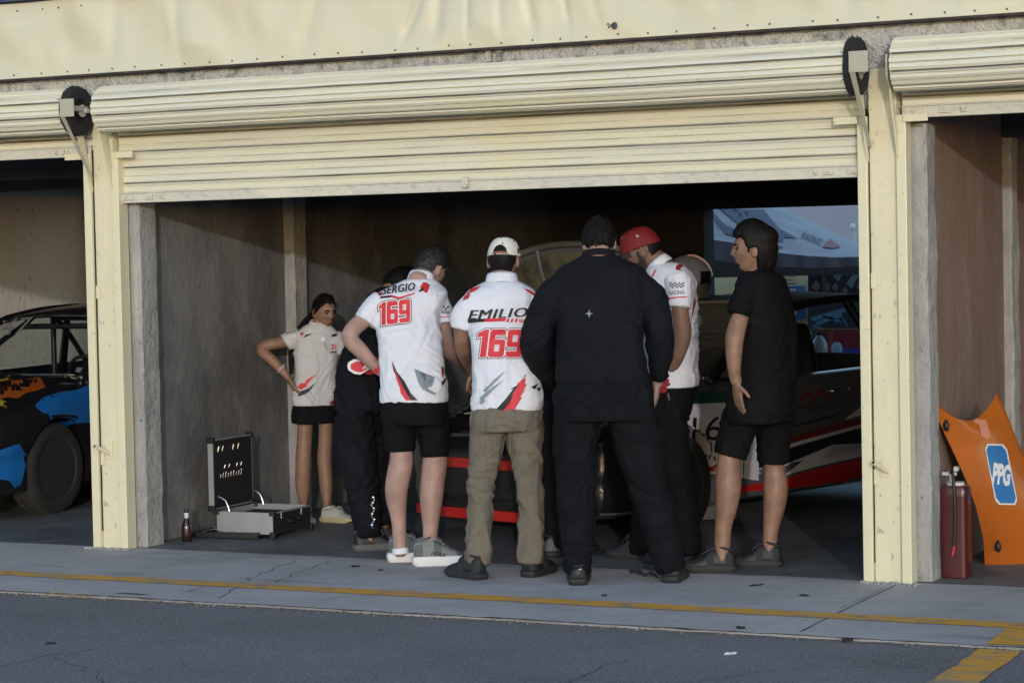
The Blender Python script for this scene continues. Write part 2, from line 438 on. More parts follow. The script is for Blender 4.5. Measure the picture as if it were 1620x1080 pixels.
# ground: one big sheet, concrete apron and floor on top of it
g = G(); n = 30
g.grid(np.array([[A(x, y, -.008) for y in np.linspace(-150, 250, 5)] for x in np.linspace(-200, 200, 5)]))
struct('ground', g, ASPH, base=(0, 0, 0))
g = G()
xs = np.linspace(-16, 22, 600)
edge = np.array([-1.60+.020*noise.noise(Vector((x*1.6, 0, 0)))+.012*noise.noise(Vector((x*9, 3, 0)))+.008*noise.noise(Vector((x*31, 5, 0))) for x in xs])
P = np.array([[A(x, e-.05, -.045), A(x, e-.004, -.007), A(x, e+.004, -.001), A(x, e+.1, 0), A(x, 0.0, 0.0), A(x, 7.0, 0.0)] for x, e in zip(xs, edge)])
g.grid(P)
struct('concrete_floor', g, SLAB, base=(0, 0, 0))
INF = layered('oily garage floor', (.17, .168, .165), [((.07, .07, .07), (1.4, 1.4, 1), .42, .66, .8, 7), ((.24, .24, .235), (5, 5, 1), .5, .75, .5, 6), ((.03, .03, .03), (9, 9, 1), .62, .70, .7, 5)], rough=.6, bumps=[((6, 6, 6), .008), ((80, 80, 80), .002)], spec=.3)
g = G(); P = np.array([[A(x, .05+.03*noise.noise(Vector((x*2, 4, 4)))+.015*noise.noise(Vector((x*11, 4, 4))), .003), A(x, 3, .003), A(x, 6.05, .003)] for x in np.linspace(-9.4, 13.9, 500)]); g.grid(P); struct('garage_floor', g, INF, base=(0, 0, 0))
# worn painted lines
def wavy_strip(x0, x1, yc, hw, n, z, along='x'):
    R = []
    for t in np.linspace(x0, x1, n):
        a = yc-hw+.010*noise.noise(Vector((t*9, 7.7, yc)))+.006*noise.noise(Vector((t*33, 1.7, 0)))
        b = yc+hw+.010*noise.noise(Vector((t*8, 9.7, yc)))+.006*noise.noise(Vector((t*29, 4.7, 0)))
        R.append([A(t, a, z), A(t, b, z)] if along == 'x' else [A(b, t, z), A(a, t, z)])
    return np.array(R)
g = G(); g.grid(wavy_strip(-12, 18, -1.06, .072, 1500, .003)); struct('yellow_line', g, YEL, base=(0, 0, 0))
g = G(); g.grid(wavy_strip(-9, -1.64, 5.668, .088, 300, -.0045, 'y'))
g.grid(wavy_strip(-1.55, -1.13, 5.668, .088, 60, .003, 'y')); struct('yellow_line', g, YEL, base=(0, 0, 0))
# joints and cracks
CR = M('crack dirt', (.035, .035, .035), .95)
def crack(pts, w, z=.0015, wob=.012):
    g = G(); P = []
    pts = [np.array(p) for p in pts]
    for a, b in zip(pts[:-1], pts[1:]):
        k = max(2, int(np.linalg.norm(b-a)/.03))
        for t in np.arange(k)/k: P.append(a+(b-a)*t)
    P.append(pts[-1]); R = []
    for i, p in enumerate(P):
        d = nrm(P[min(i+1, len(P)-1)]-P[max(i-1, 0)]); s = A(-d[1], d[0], 0)
        o = s*wob*noise.noise(Vector((p[0]*11, p[1]*11, w*100)))
        ww = w*(.4+.8*abs(noise.noise(Vector((p[0]*23, p[1]*23, 2)))))
        R.append([p+o-s*ww+A(0, 0, z), p+o+s*ww+A(0, 0, z)])
    g.grid(np.array(R)); struct('floor_crack', g, CR, base=(0, 0, 0))
crack([A(x, -1.606+.012*noise.noise(Vector((x*3, 1, 1))), .0035) for x in np.linspace(-2, 6.4, 120)], .017, z=0, wob=.02)
crack([onz(1415, 926), onz(1265, 999)], .006, wob=.004)
crack([onz(1400, 930), onz(1330, 962)], .003, wob=.004)
crack([onz(472, 885), onz(395, 913), onz(349, 946)], .0045, wob=.03)
crack([onz(526, 887), onz(470, 906), onz(436, 921)], .004, wob=.03)
crack([onz(325, 927), onz(295, 936)], .005)
crack([onz(600, 888), onz(20, 866)], .003, wob=.004)
crack([onz(1447, 921), onz(600, 888)], .003, wob=.004)
crack([onz(0, 1052), onz(60, 1035), onz(200, 1018), onz(330, 1004)], .004, z=-.0065, wob=.05)
crack([onz(900, 1078), onz(940, 1055), onz(990, 1040)], .004, z=-.0065, wob=.05)
crack([onz(80, 1035), onz(150, 1062), onz(170, 1080)], .003, z=-.0065, wob=.05)
crack([onz(1100, 1074), onz(1290, 1050), onz(1460, 1052)], .003, z=-.0065, wob=.05)

# grit, dry leaves and crumbs along the joint between slab and asphalt
g = G(); rnd = random.Random(7)
for i in range(1500):
    x = rnd.uniform(-1.5, 6.2); y = -1.62-abs(rnd.gauss(0, .035)); r = rnd.choice((.002, .003, .003, .004, .006))
    a = rnd.uniform(0, 6.28); u = A(cos(a), sin(a), 0); w = A(-sin(a), cos(a), rnd.uniform(-.4, .4))
    c = A(x, y, -.008+r*.6)
    g.add([c-u*r, c+w*r*.7, c+u*r, c-w*r*.7, c+A(0, 0, r), c-A(0, 0, r*.6)], [(0, 1, 4), (1, 2, 4), (2, 3, 4), (3, 0, 4), (1, 0, 5), (2, 1, 5), (3, 2, 5), (0, 3, 5)], rnd.choice((0, 0, 0, 1)))
o = make('grit', g, [M('grit', (.11, .10, .085), .9), M('pale straw', (.30, .26, .17), .9)], base=(0, 0, 0)); tag(o, kind='stuff')
LEAF = M('dry leaf', (.10, .075, .04), .8); STRAW = M('straw', (.33, .27, .16), .8); BLK = M('rubber crumb', (.02, .02, .022), .9); WSC = M('paper scrap', (.6, .6, .62), .8)
g = G()
for i in range(70):
    cx = rnd.uniform(65, 165); y = 938+rnd.uniform(-1, 5)+(cx-65)*.06
    p = onz(cx, y, -.008); a = rnd.uniform(-.6, .9); d = A(cos(a), sin(a), 0)*rnd.uniform(.01, .04)
    g.cyl(p-d+A(0, 0, rnd.uniform(0, .01)), p+d+A(0, 0, rnd.uniform(0, .015)), .0012, 5)
tag(make('dry_grass', g, STRAW), kind='stuff')
def scrap(px, py, z, L, wd, mt, lab, rot=0.0, th=.004, name='debris', cat='debris', group='small litter on the pit lane'):
    p = onz(px, py, z); g = G(); a = rot; k = 7
    P = np.array([[p+RT*(u*L*cos(a)-v*wd*sin(a)*.5)+FW*(u*L*sin(a)+v*wd*.5)*1.0+A(0, 0, th+.004*sin(u*4+v*2)) for v in (-1, 0, 1)] for u in np.linspace(-.5, .5, k)])
    P[0, :] = P[0, 1]; P[-1, :] = P[-1, 1]
    g.slab(P, A(0, 0, 1), th)
    return tag(make(name, g, mt), lab, cat, group)
scrap(1196, 926, 0, .09, .012, BLK, 'black strip of rubber on the concrete left of the right pillar', .5, name='rubber_strip')
scrap(1272, 942, 0, .05, .02, BLK, 'short black scrap of rubber near the yellow line left of the floor joint', -.4, name='rubber_strip')
scrap(1341, 1015 , -.008, .045, .035, BLK, 'black lump of rubber on the asphalt below the floor joint', 0, th=.014, name='rubber_lump')
scrap(1155, 1034 , -.008, .06, .012, WSC, 'thin white shard on the asphalt', .3, name='paper_scrap')
scrap(1316, 1002 , -.008, .04, .012, WSC, 'white scrap at the edge of the concrete', 0, name='paper_scrap')
scrap(632, 972 , -.008, .06, .035, LEAF, 'brown leaf at the slab edge below the grey running shoes', .3, name='dry_leaf')
scrap(1172, 996 , -.008, .04, .04, BLK, 'dark crumb at the slab edge below the shorts of the man in black', .3, th=.012, name='rubber_lump')
scrap(956, 942, 0, .03, .02, BLK, 'tiny dark crumb between the black shoes on the concrete', .3, name='rubber_lump')
scrap(562, 896, 0, .05, .03, BLK, 'tiny dark crumb on the concrete left of the grey shoes', .3, name='rubber_lump')
scrap(602, 902, 0, .03, .02, BLK, 'dark speck on the concrete under the grey shoes', .3, name='rubber_lump')
scrap(80, 1018 , -.008, .05, .02, BLK, 'dark twig on the asphalt at the lower left', .1, name='twig')
g = G(); P = [onz(175, 938, -.004), onz(210, 939, .002), onz(240, 942, -.004), onz(258, 944, -.006)]
g.tube(P, [.004, .005, .004, .003], 6); tag(make('twig', g, BLK), 'long thin black strip lying along the slab edge at the left', 'debris')

# ---------------------------------------------------------------- partition walls with pilasters
def partition(k, x0, off, lab, mt):
    pk = .045 if k == 2 else .092
    g = G(); g.box((x0+off-.07, 3.05, 1.25), (.14, 6.1-.2, 2.5))
    t = thing('partition_wall', (x0+off, .1, 0), lab, 'wall', 'partition walls between the pit garages')
    g0 = G(); a, b = .16, 6.0
    g0.box((x0+off-.09, (a+b)/2, 1.22), (.18, b-a, 2.46)); make('wall_panel', g0, mt, t)
    for ya, yb, pp in ((.08, .26, pk), (1.82, 1.99, .07 if k < 2 else .05)):
        g1 = G(); Pz = []
        for z in np.linspace(0, 2.24, 60):
            j = lambda s: .007*noise.noise(Vector((s*5, z*7+k, x0)))+.005*noise.noise(Vector((s*9, z*31+k, x0)))
            xx = x0+off+pp
            Pz.append(np.array([A(x0+off-.14, ya, z), A(xx+j(1)-.012, ya, z), A(xx+j(2), ya+.012, z), A(xx+j(3), yb-.012, z), A(xx-.012, yb, z), A(x0+off-.14, yb, z)]))
        g1.rings(Pz); make('pilaster', g1, CONC, t)
    return t
for k, (x0, off, lab) in enumerate(zip(X0S, (.21, .21, .27, .21), (
        'brownish plaster wall behind the black racing car in the left garage', 'stained grey plaster wall behind the girl and the toolbox',
        'reddish grey plaster wall behind the leaning orange bonnet', 'far right plaster partition wall'))):
    if k < 3: partition(k, x0, off, lab, (WALLB, WALL, WALLR)[k])

# ---------------------------------------------------------------- shell of the garage row
t = thing('garage_building', (2.3, 6.1, 0), 'long concrete pit garage block with cream fascia over the doors', 'building')
g = G(); x0, x1 = -9.5, 14.0
for a, b, z0, z1 in ((x0, -4.15, 0, 2.46), (-4.15, -.4, 2.3, 2.46), (-.4, 1.50, 0, 2.46), (4.5, x1, 0, 2.46), (1.50, 4.5, 1.985, 2.46)):  # left bay's unseen rear opening is added to light its side wall
    g.box(((a+b)/2, 6.12, (z0+z1)/2), (b-a, .22, z1-z0))
make('rear_wall', g, M('dark rear wall', (.042, .042, .048), .9, bump=.01, bs=10, var=.3, vs=2), t)  # base colour lowered evenly to darken the back of the garage
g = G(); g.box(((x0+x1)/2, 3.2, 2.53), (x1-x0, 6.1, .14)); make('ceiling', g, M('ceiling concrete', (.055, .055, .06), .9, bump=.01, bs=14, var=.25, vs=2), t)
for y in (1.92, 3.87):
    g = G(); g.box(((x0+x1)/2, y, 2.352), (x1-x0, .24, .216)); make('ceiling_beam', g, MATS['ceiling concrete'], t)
g = G(); Px = np.linspace(x0, x1, 900)
R = []
for x in Px:
    j = lambda s, a=.012: a*noise.noise(Vector((x*9, s*7, 0)))+a*.8*noise.noise(Vector((x*37, s*13, 2)))+a*.6*abs(noise.noise(Vector((x*4, s, 9))))
    R.append(np.array([A(x, .07, 2.31), A(x, .01+j(1, .004), 2.45), A(x, -.015+j(2), 2.60), A(x, -.03+j(3), 2.64), A(x, -.035+j(4), 2.67), A(x, -.03+j(5), 2.70), A(x, -.015, 2.76), A(x, .3, 2.76), A(x, .3, 2.31)]))
g.rings(R); make('lintel', g, MORTAR, t, smooth=True, auto=False)
g = G(); g.box(((x0+x1)/2, 3.2, 3.4), (x1-x0, 5.8, 1.55)); make('upper_storey', g, M('upper wall', (.45, .42, .33), .8), t)

# fascia: two rows of sheet, slightly buckled
t = thing('fascia_panel', (2.3, -.09, 2.73), 'glossy cream sheet metal fascia above the roller shutters', 'fascia')
g = G(); xs = np.concatenate([np.linspace(-6, -1.3, 60), np.linspace(-1.29, 6.3, 900), np.linspace(6.31, 10, 50)]); zs = np.linspace(2.728, 3.16, 20)
rc = random.Random(12)
CREASE = [(x_, k_, s_, d_) for x_, k_, s_, d_ in ((2.10, .5, .03, .012), (2.32, .12, .045, .017), (2.52, .02, .022, .010), (2.72, -.05, .03, .010), (2.92, -.22, .035, .015), (3.12, -.2, .02, .008), (3.3, -.3, .03, .008), (.72, -.05, .04, .010), (.25, .1, .05, .008), (4.6, -.1, .04, .008), (5.1, .2, .03, .008), (1.5, .3, .05, .007), (3.9, .1, .05, .006))]
def fy(x, z):
    e = min(1, (z-2.728)/.12)
    cr = 0.0
    for cx, k, sg, dp in CREASE:
        u = (x-cx-k*(z-2.73))/sg
        if abs(u) < 4: cr += dp*math.exp(-u*u)*min(1, .35+(z-2.73)/.2)
    return -.095+cr*(e if e < 1 else 1)+e*(.022*noise.noise(Vector((x*1.7, z*1.4, 5)))+.018*noise.noise(Vector((x*3.6+z*2.0, z*1.0, 2)))+.004*noise.noise(Vector((x*9, z*3.0, 1))))
P = np.array([[A(x, fy(x, z), z) for z in zs] for x in xs])
g.slab(P, A(0, -1, 0), .004); make('sheet', g, FASC, t, smooth=True)
RIV = M('rivet', (.12, .10, .08), .6)
rx = np.arange(-.9, 6.0, .165)
for x in rx:
    for zz in ([2.748+rnd.uniform(-.004, .004)] if x > .35 else [2.748, 3.115]):
        g = G(); c = A(x+rnd.uniform(-.03, .03), fy(x, zz)-.002, zz); g.ell(c, (.006, .004, .006), n=8, k=5); make('rivet', g, RIV, t)
g = G(); c = onY(972, 41, -.11); g.ell(c, (.016, .006, .02), n=12, k=6)
for dx in (-.02, -.03, -.035): g.ell(c+A(dx, 0, .012*sin(dx*300)), (.006, .004, .006), n=6, k=4)
make('lamp_mount', g, M('dark blob', (.05, .05, .07), .6), t)
g = G(); g.box((2, -.075, 2.7205), (16, .045, .012)); make('drip_edge', g, M('rusty edge', (.045, .035, .03), .9, var=.6, vs=9), t)
g = G(); g.box((2, -.13, 3.45), (16, .06, .56)); tag(make('sign_band', g, M('blue paint', (.02, .05, .22), .4)), 'dark blue band running above the cream fascia', 'sign')
for k in range(2):
    g = G(); x = onY(775+k*16, 82, -.04)[0]; g.box((x, -.05, 2.69), (.03, .03, .07)); make('strap', g, MORTAR, t, bevel=.003)

# ---------------------------------------------------------------- door posts
def post(x0, lab):
    t = thing('door_post', (x0+.125, 0, 0), lab, 'post', 'cream posts between the garage doors')
    g = G(); R = []
    for z in np.linspace(0, 2.72, 80):
        q = lambda s: .0035*noise.noise(Vector((s, z*6, x0)))+(.004*noise.noise(Vector((s*3, z*25, x0))) if z > 2.3 else 0)
        R.append(np.array([A(x0+.05, .06, z), A(x0+.055+q(1), q(2), z), A(x0+.12, q(3)-.001, z), A(x0+.19, q(4), z), A(x0+.192, q(5), z), A(x0+.20, .08, z), A(x0+.05, .08, z)]))
    g.rings(R); make('column', g, CREAM, t)
    g = G(); g.box((x0+.027, .005, 1.14), (.05, .07, 2.28)); make('guide_rail', g, CREAM_MET, t, bevel=.004)
    g = G(); g.box((x0+.222, .012, 1.14), (.05, .09, 2.28)); make('guide_rail', g, CREAM_MET, t, bevel=.004)
    g = G(); g.box((x0+.0545, .0, 1.2), (.004, .02, 2.2)); make('seam', g, DK, t)
    # tabs holding the rail
    for z in (.52, 1.48):
        g = G(); g.box((x0+.068, -.006, z), (.028, .008, .075)); make('tab', g, CREAM_MET, t, bevel=.002)
    g = G(); g.box((x0+.118, -.006, .565), (.045, .008, .095)); make('latch_plate', g, CREAM_MET, t, bevel=.002)
    g = G(); g.cyl((x0+.125, -.005, .545), (x0+.082, -.10, .600), .0115, 14); g.cyl((x0+.0835, -.097, .598), (x0+.0815, -.1015, .6008), .0085, 12, m=1)
    make('latch_pin', g, [CREAM_MET, DK], t, smooth=True)
    # arms carrying the shutter rolls
    for s, xa in ((0, x0+.052), (1, x0+.205)):
        g = G()
        g.prism([A(xa, -.005, 2.06), A(xa, -.03, 2.06), A(xa, -.15, 2.40), A(xa, -.20, 2.46), A(xa, -.20, 2.56), A(xa, -.06, 2.56), A(xa, -.06, 2.48), A(xa, -.10, 2.42)], (1, 0, 0), .008)
        make('roll_bracket', g, CREAM_MET, t)
    g = G(); g.box((x0+.095, -.29, 2.525), (.095, .008, .10)); g.prism([A(x0+.050, -.294, 2.48), A(x0+.078, -.294, 2.48), A(x0+.078, -.035, 2.13), A(x0+.062, -.035, 2.13)], (0, .8, -.6), .006); g.box((x0+.095, -.2, 2.525), (.03, .18, .03)); make('bracket_plate', g, M('bracket grey', (.42, .41, .33), .45), t, bevel=.002)
    for xa, w in ((x0-.05, .12), (x0+.30, .12)):
        g = G(); g.box((xa, -.045, 2.262), (w, .012, .036)); make('rail_lug', g, CREAM_MET, t, bevel=.002)
    g = G(); rr = random.Random(int(x0*7+90))
    for i in range(60):
        r = rr.uniform(.004, .014); g.ell((x0+rr.uniform(-.02, .28), -.05-rr.random()*.03+.04*rr.random(), r*.3), (r, r, r*.8), n=6, k=4)
    make('mortar_crumbs', g, CONC, t)
    return t
post(X0S[1], 'cream steel clad post left of the open garage door beside the toolbox')
post(X0S[2], 'cream steel clad post right of the open garage door beside the orange bonnet')

# ---------------------------------------------------------------- roller shutters
def shutter(x0, zbot, lab, ext=0.0):
    xa, xb = x0+.235, x0+4.655+ext
    t = thing('roller_shutter', ((xa+xb)/2, 0, zbot), lab, 'roller shutter', 'cream roller shutters over the garage doors')
    yc, zc, r = -.135, 2.515, .128
    prof = []
    ns = 9
    for i in range(ns):
        a0 = 2*pi*i/ns-.35
        for f, d in ((0, -.018), (.04, -.004), (.08, .004), (.12, -.003), (.15, -.007), (.3, .0025), (.47, .002), (.52, -.008), (.57, -.002), (.75, .0025), (.92, -.002), (.96, -.016)):
            a = a0-f*2*pi/ns; prof.append((yc-(r+d)*cos(a), zc+(r+d)*sin(a)))
    nx = 60; R = []
    for x in np.linspace(xa, xb, nx):
        w = .0025*sin(x*1.3+x0)+.0015*noise.noise(Vector((x*3, 0, 0)))
        R.append(np.array([A(x, y, z+w) for y, z in prof]))
    g = G(); g.rings(R, cap=False)
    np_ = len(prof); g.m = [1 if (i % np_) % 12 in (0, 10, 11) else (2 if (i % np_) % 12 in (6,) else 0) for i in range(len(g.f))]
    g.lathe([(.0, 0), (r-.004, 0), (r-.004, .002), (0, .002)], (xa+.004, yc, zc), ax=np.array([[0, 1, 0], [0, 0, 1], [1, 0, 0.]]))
    make('roll', g, [SHUT, GROOVE_SHADE, CREASE_SHADE], t, smooth=True)
    # frayed black ends
    for xe, sg in ((xb, 1),):
        g = G()
        R = []
        for q, (rr_, dx) in enumerate(((.136, -.035), (.141, -.03), (.140, .01), (.13, .02), (.07, .022), (.06, .0))):
            R.append(np.array([A(xe+sg*dx, yc-(rr_+(.008*noise.noise(Vector((a*9, q, x0))) if q < 3 else 0))*cos(a), zc+(rr_+(.008*noise.noise(Vector((a*9+4, q, x0))) if q < 3 else 0))*sin(a)) for a in np.arange(40)*2*pi/40]))
        g.rings(R)
        rr = random.Random(3)
        for i in range(160):
            a = rr.uniform(0, 2*pi); L = rr.uniform(.004, .022); rr_ = rr.uniform(.115, .142)
            c = A(xe+sg*rr.uniform(-.03, .02), yc-rr_*cos(a), zc+rr_*sin(a)); d = A(-sg*rr.uniform(0, 1), -cos(a), sin(a))*L
            g.cyl(c, c+d, .0025, 4, r2=.0008)
        make('end_brush', g, RUB, t)
        g = G(); g.lathe([(.012, -.002), (.035, -.002), (.035, .004), (.012, .004)], (xe+sg*.028, yc, zc), n=20, ax=np.array([[0, 1, 0], [0, 0, 1], [sg, 0, 0.]]))
        g.cyl((xe+sg*.0, yc, zc), (xe+sg*.07, yc, zc), .014); make('axle_hub', g, BAR, t, smooth=True)
    # curtain
    per = .09; pr = [(0, .014), (.005, .002), (.010, -.003), (.016, .000), (.020, .004), (.047, .0065), (.050, .010), (.054, .006), (.080, .000), (.086, .004)]
    L = []
    z = zbot+.068; zs = []
    z = 2.46
    while z > zbot+.066:
        for dz, y in pr:
            if z-dz > zbot+.066: L.append((y, z-dz))
        z -= per
    L.append((.004, zbot+.066))
    g = G(); P = np.array([[A(x, y+.022+.0025*noise.noise(Vector((x*2, zz*6, 0))), zz+.0015*noise.noise(Vector((x*1.2, zz, 3)))) for y, zz in L] for x in np.linspace(xa-.018, xb-.02, 90)])
    g.slab(P, A(0, -1, 0), .003)
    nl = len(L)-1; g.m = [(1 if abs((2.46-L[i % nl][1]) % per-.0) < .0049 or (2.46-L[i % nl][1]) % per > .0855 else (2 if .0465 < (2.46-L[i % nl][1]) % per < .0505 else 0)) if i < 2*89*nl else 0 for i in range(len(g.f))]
    make('curtain', g, [SHUT, GROOVE_SHADE, CREASE_SHADE], t, smooth=True)
    g = G(); g.box(((xa+xb)/2-.018, .016, zbot+.030), (xb-xa-.004, .030, .056)); g.box(((xa+xb)/2-.018, .006, zbot+.060), (xb-xa-.004, .026, .010)); make('bottom_bar', g, BAR, t, bevel=.004)
    for xx, w in ((xa+.045, .09), (xa+.20, .05), (xa+.29, .03), (xb-.07, .06), (xb-.20, .045), (xb-.26, .02)):
        g = G(); g.box((xx, -.004, zbot+.034), (w, .012, .030)); g.cyl((xx, -.008, zbot+.036), (xx, -.022, zbot+.036), .009, 10); make('bolt_lock', g, BAR, t, bevel=.002)
    g = G(); xm = onY(738, 288, 0)[0]-X0S[1]+x0; g.box((xm, -.012, zbot+.050), (.035, .02, .055)); g.box((xm+.012, -.03, zbot+.030), (.01, .03, .02)); make('handle', g, BAR, t, bevel=.003)
    return t
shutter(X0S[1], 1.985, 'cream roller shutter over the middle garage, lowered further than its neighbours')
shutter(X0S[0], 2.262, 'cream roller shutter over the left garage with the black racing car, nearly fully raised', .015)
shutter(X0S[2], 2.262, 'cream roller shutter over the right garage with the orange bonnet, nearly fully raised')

# ---------------------------------------------------------------- paddock seen through the rear opening
def panel(name, pts, Y, th, mt, parent=None, **k):
    g = G(); g.prism([onY(x, y, Y) for x, y in pts], (0, 1, 0), th); return make(name, g, mt, parent, **k)
Yb = 13.0
t = thing('paddock_building', onY(1180, 600, Yb)*A(1, 1, 0)+A(0, .5, 0), 'cream low building with louvres and a restroom sign behind the garage', 'building')
g = G(); a = onY(1000, 430, Yb); b = onY(1283, 430, Yb); g.box(((a[0]-1+b[0])/2, Yb+.2, .95), (b[0]-a[0]+1, .4, 1.9)); make('wall', g, M('cream render', (.75, .68, .42), .8, var=.05, vs=2, bump=.003, bs=20), t)
g = G()
for i in range(7):
    q0 = onY(1216, 434+i*6, Yb-.04); q1 = onY(1258, 434+i*6, Yb-.04); g.box((q0+q1)/2, (q1[0]-q0[0], .03, .018))
g.box((onY(1237, 452, Yb-.015)), (.16, .02, .13)); make('louvre', g, M('louvre white', (.62, .60, .52), .6), t)
s = make('restroom_sign', (lambda g: (g.prism([onY(x, y, Yb-.03) for x, y in ((1249, 453), (1273, 452), (1274, 505), (1250, 507))], (0, 1, 0), .02), g)[1])(G()), M('sign blue', (.03, .17, .50), .4), t)
g = G(); c = onY(1257, 460, Yb-.05); sc = .0040
g.ell(c, (.013, .006, .013), n=12, k=6)
g.prism([onY(x, y, Yb-.05) for x, y in ((1254.5, 465), (1259.5, 465), (1264, 486), (1260, 486), (1260, 498), (1254.5, 498), (1254.5, 486), (1250.5, 486))], (0, 1, 0), .008); make('figure', g, M('sign white', (.75, .73, .62), .5), s)
# banner wall
t = thing('banner_wall', onY(1330, 600, Yb-.4)*A(1, 1, 0), 'dark slate banner with pale checkered diamonds right of the restroom sign', 'banner')
panel('cloth', ((1279, 405), (2300, 400), (2300, 640), (1279, 640)), Yb-.4, .03, M('slate cloth', (.055, .062, .095), .8, bump=.02, bs=3, var=.25, vs=2), t)
g = G(); rr = random.Random(5); y = Yb-.42
for cx, cy, r, m in ((1325, 436, 9, 0), (1340, 430, 7, 0), (1291, 452, 9, 1), (1308, 453, 8, 1), (1321, 454, 7, 1), (1307, 470, 7, 1), (1296, 473, 5, 1), (1304, 441, 4, 0), (1346, 447, 9, 0), (1352, 437, 8, 0), (1337, 460, 6, 1), (1342, 429, 4, 0), (1360, 452, 7, 1)):
    g.prism([onY(cx+dx, cy+dy, y) for dx, dy in ((0, -r), (r*.8, -r*.1), (r*.15, r), (-r*.8, r*.2))], (0, 1, 0), .004, m)
make('checker_print', g, [M('print pale', (.30, .42, .62), .7), M('print grey', (.22, .27, .30), .7)], t)
g = G()
for i, (x0_, y0_, x1_, y1_, w) in enumerate(((1282, 505, 1335, 490, 6), (1290, 512, 1330, 497, 5), (1300, 500, 1328, 508, 5), (1312, 494, 1322, 512, 4), (1330, 500, 1338, 515, 3), (1284, 515, 1300, 520, 4))):
    g.prism([onY(x, yy, y) for x, yy in ((x0_, y0_-w/2), (x1_, y1_-w/2), (x1_+4, y1_+w/2), (x0_+3, y0_+w/2))], (0, 1, 0), .004)
make('splash_print', g, M('print blue', (.16, .36, .62), .7), t)
# orange topped barrier with red and blue boards
t = thing('barrier', onY(1310, 600, Yb-1)*A(1, 1, 0), 'thin orange rail with red and blue advertising boards in front of the slate banner', 'barrier')
g = G(); g.cyl(onY(1180, 522, Yb-1), onY(1400, 520, Yb-1), .009)
for x in (1267, 1316, 1372): g.cyl(onY(x, 521, Yb-1), onY(x, 700, Yb-1), .006)
make('rail', g, M('orange steel', (.45, .16, .04), .5), t)
panel('board', ((1308, 524), (1400, 522), (1400, 566), (1308, 567)), Yb-.9, .02, M('red board', (.40, .035, .06), .5, var=.5, vs=6), t)
panel('board', ((1316, 552), (1400, 550), (1400, 600), (1316, 601)), Yb-.94, .02, M('blue board', (.05, .10, .50), .5, var=.3, vs=5), t)
panel('board', ((1255, 524), (1285, 524), (1285, 560), (1255, 560)), Yb-.9, .02, M('teal board', (.18, .38, .45), .5, var=.3, vs=5), t)
g = G(); c = onY(1324, 552, Yb-1.2); g.ell(c, (.06, .03, .075), n=16, k=8); make('logo_disc', g, M('pale disc', (.45, .60, .80), .5), t)
# canopy of a race team tent
t = thing('tent_canopy', onY(1240, 420, 9.5)*A(1, 1, 0), 'white and slate grey race tent canopy sagging behind the garage', 'tent')
TW = M('tent white', (.46, .44, .44), .6, bump=.04, bs=4, var=.15, vs=3); TS = M('tent slate', (.12, .13, .17), .6, bump=.01, bs=4)
TX = [1040, 1085, 1120, 1160, 1200, 1240, 1280, 1320, 1365, 1420]
TOP = [250, 265, 282, 298, 312, 328, 348, 368, 388, 410]; BOT = [366, 374, 378, 384, 394, 401, 405, 407, 406, 402]; VAL = [396, 404, 410, 416, 420, 422, 424, 423, 420, 414]
def tentP(u, v):      # u along px, v: 0 ridge side .. 1 eave
    x = np.interp(u, range(len(TX)), TX); a = np.interp(x, TX, TOP); b = np.interp(x, TX, BOT)
    y = a+(b-a)*v
    return onY(x, y, 11.2-1.9*v**.8)
g = G(); U = np.linspace(0, 9, 50); V = np.linspace(0, 1, 14)
P = np.array([[tentP(u, v) for v in V] for u in U]); g.slab(P, A(0, -.3, 1), .01); make('roof_cloth', g, TW, t, smooth=True)
tt = Target(P.reshape(-1, 3), [(i*14+j, i*14+j+1, (i+1)*14+j+1, (i+1)*14+j) for i in range(49) for j in range(13)])
DJ[0] = 3.0
g = G()
for p in (((1100, 300), (1130, 300), (1230, 392), (1212, 390)), ((1114, 330), (1122, 330), (1162, 372), (1150, 372)), ((1131, 320), (1175, 332), (1212, 350), (1160, 350)), ((1135, 352), (1160, 362), (1175, 380), (1155, 372)),
          ((1168, 332), (1208, 332), (1232, 362), (1262, 378), (1240, 376), (1228, 372), (1236, 384), (1215, 376)), ((1228, 388), (1240, 392), (1232, 394))): dpoly(g, tt, p, TS, .02, 8)
dtext(g, tt, 'RACING', 1284, 378, 34, 10, 22, TS, bold=.02, shear=.3, off=.03); g.m = [0]*len(g.f)
g2 = G(); dpoly(g2, tt, ((1300, 392), (1313, 379), (1330, 391), (1318, 394)), None, .03)
g2.m = [1]*len(g2.f); g.add(g2.arr(), g2.f, 1); g.m = [0]*(len(g.m)-len(g2.f))+[1]*len(g2.f)
DJ[0] = .09
make('graphic', g, [TS, M('tent red', (.42, .12, .15), .6)], t)
g = G(); P = np.array([[onY(np.interp(u, range(10), TX), np.interp(u, range(10), BOT)+(np.interp(u, range(10), VAL)-np.interp(u, range(10), BOT))*v, 9.3+.03*sin(u*7)*v) for v in (0, .5, 1)] for u in U])
g.slab(P, A(0, -1, 0), .012); make('valance', g, M('valance grey', (.16, .16, .19), .7, bump=.01, bs=6), t, smooth=True)
g = G(); 
for px in (1304,): g.cyl(onY(px, 418, 9.35), onY(px, 466, 9.35), .012)
make('pole', g, M('black pole', (.02, .02, .02), .5), t)
g = G(); g.ell(onY(1349, 359, 14), (.035, .035, .045), n=20, k=12); g.cyl(onY(1352, 365, 14), onY(1352, 365, 14)+A(.0, 0, -1.9), .008)
tag(make('globe_lamp', g, M('globe white', (.8, .8, .85), .3), smooth=True), 'small white globe lamp high up behind the tent', 'lamp')
# dark strip that paints the shadow under the canopy valance
t = thing('canopy_shade', onY(1180, 600, 12)*A(1, 1, 0), 'dark panel painting the shade under the tent canopy', 'shade panel')
panel('side', ((1040, 408), (1400, 405), (1400, 433), (1040, 441)), 12.3, .3, M('canopy shade dark', (.03, .03, .035), .6), t)

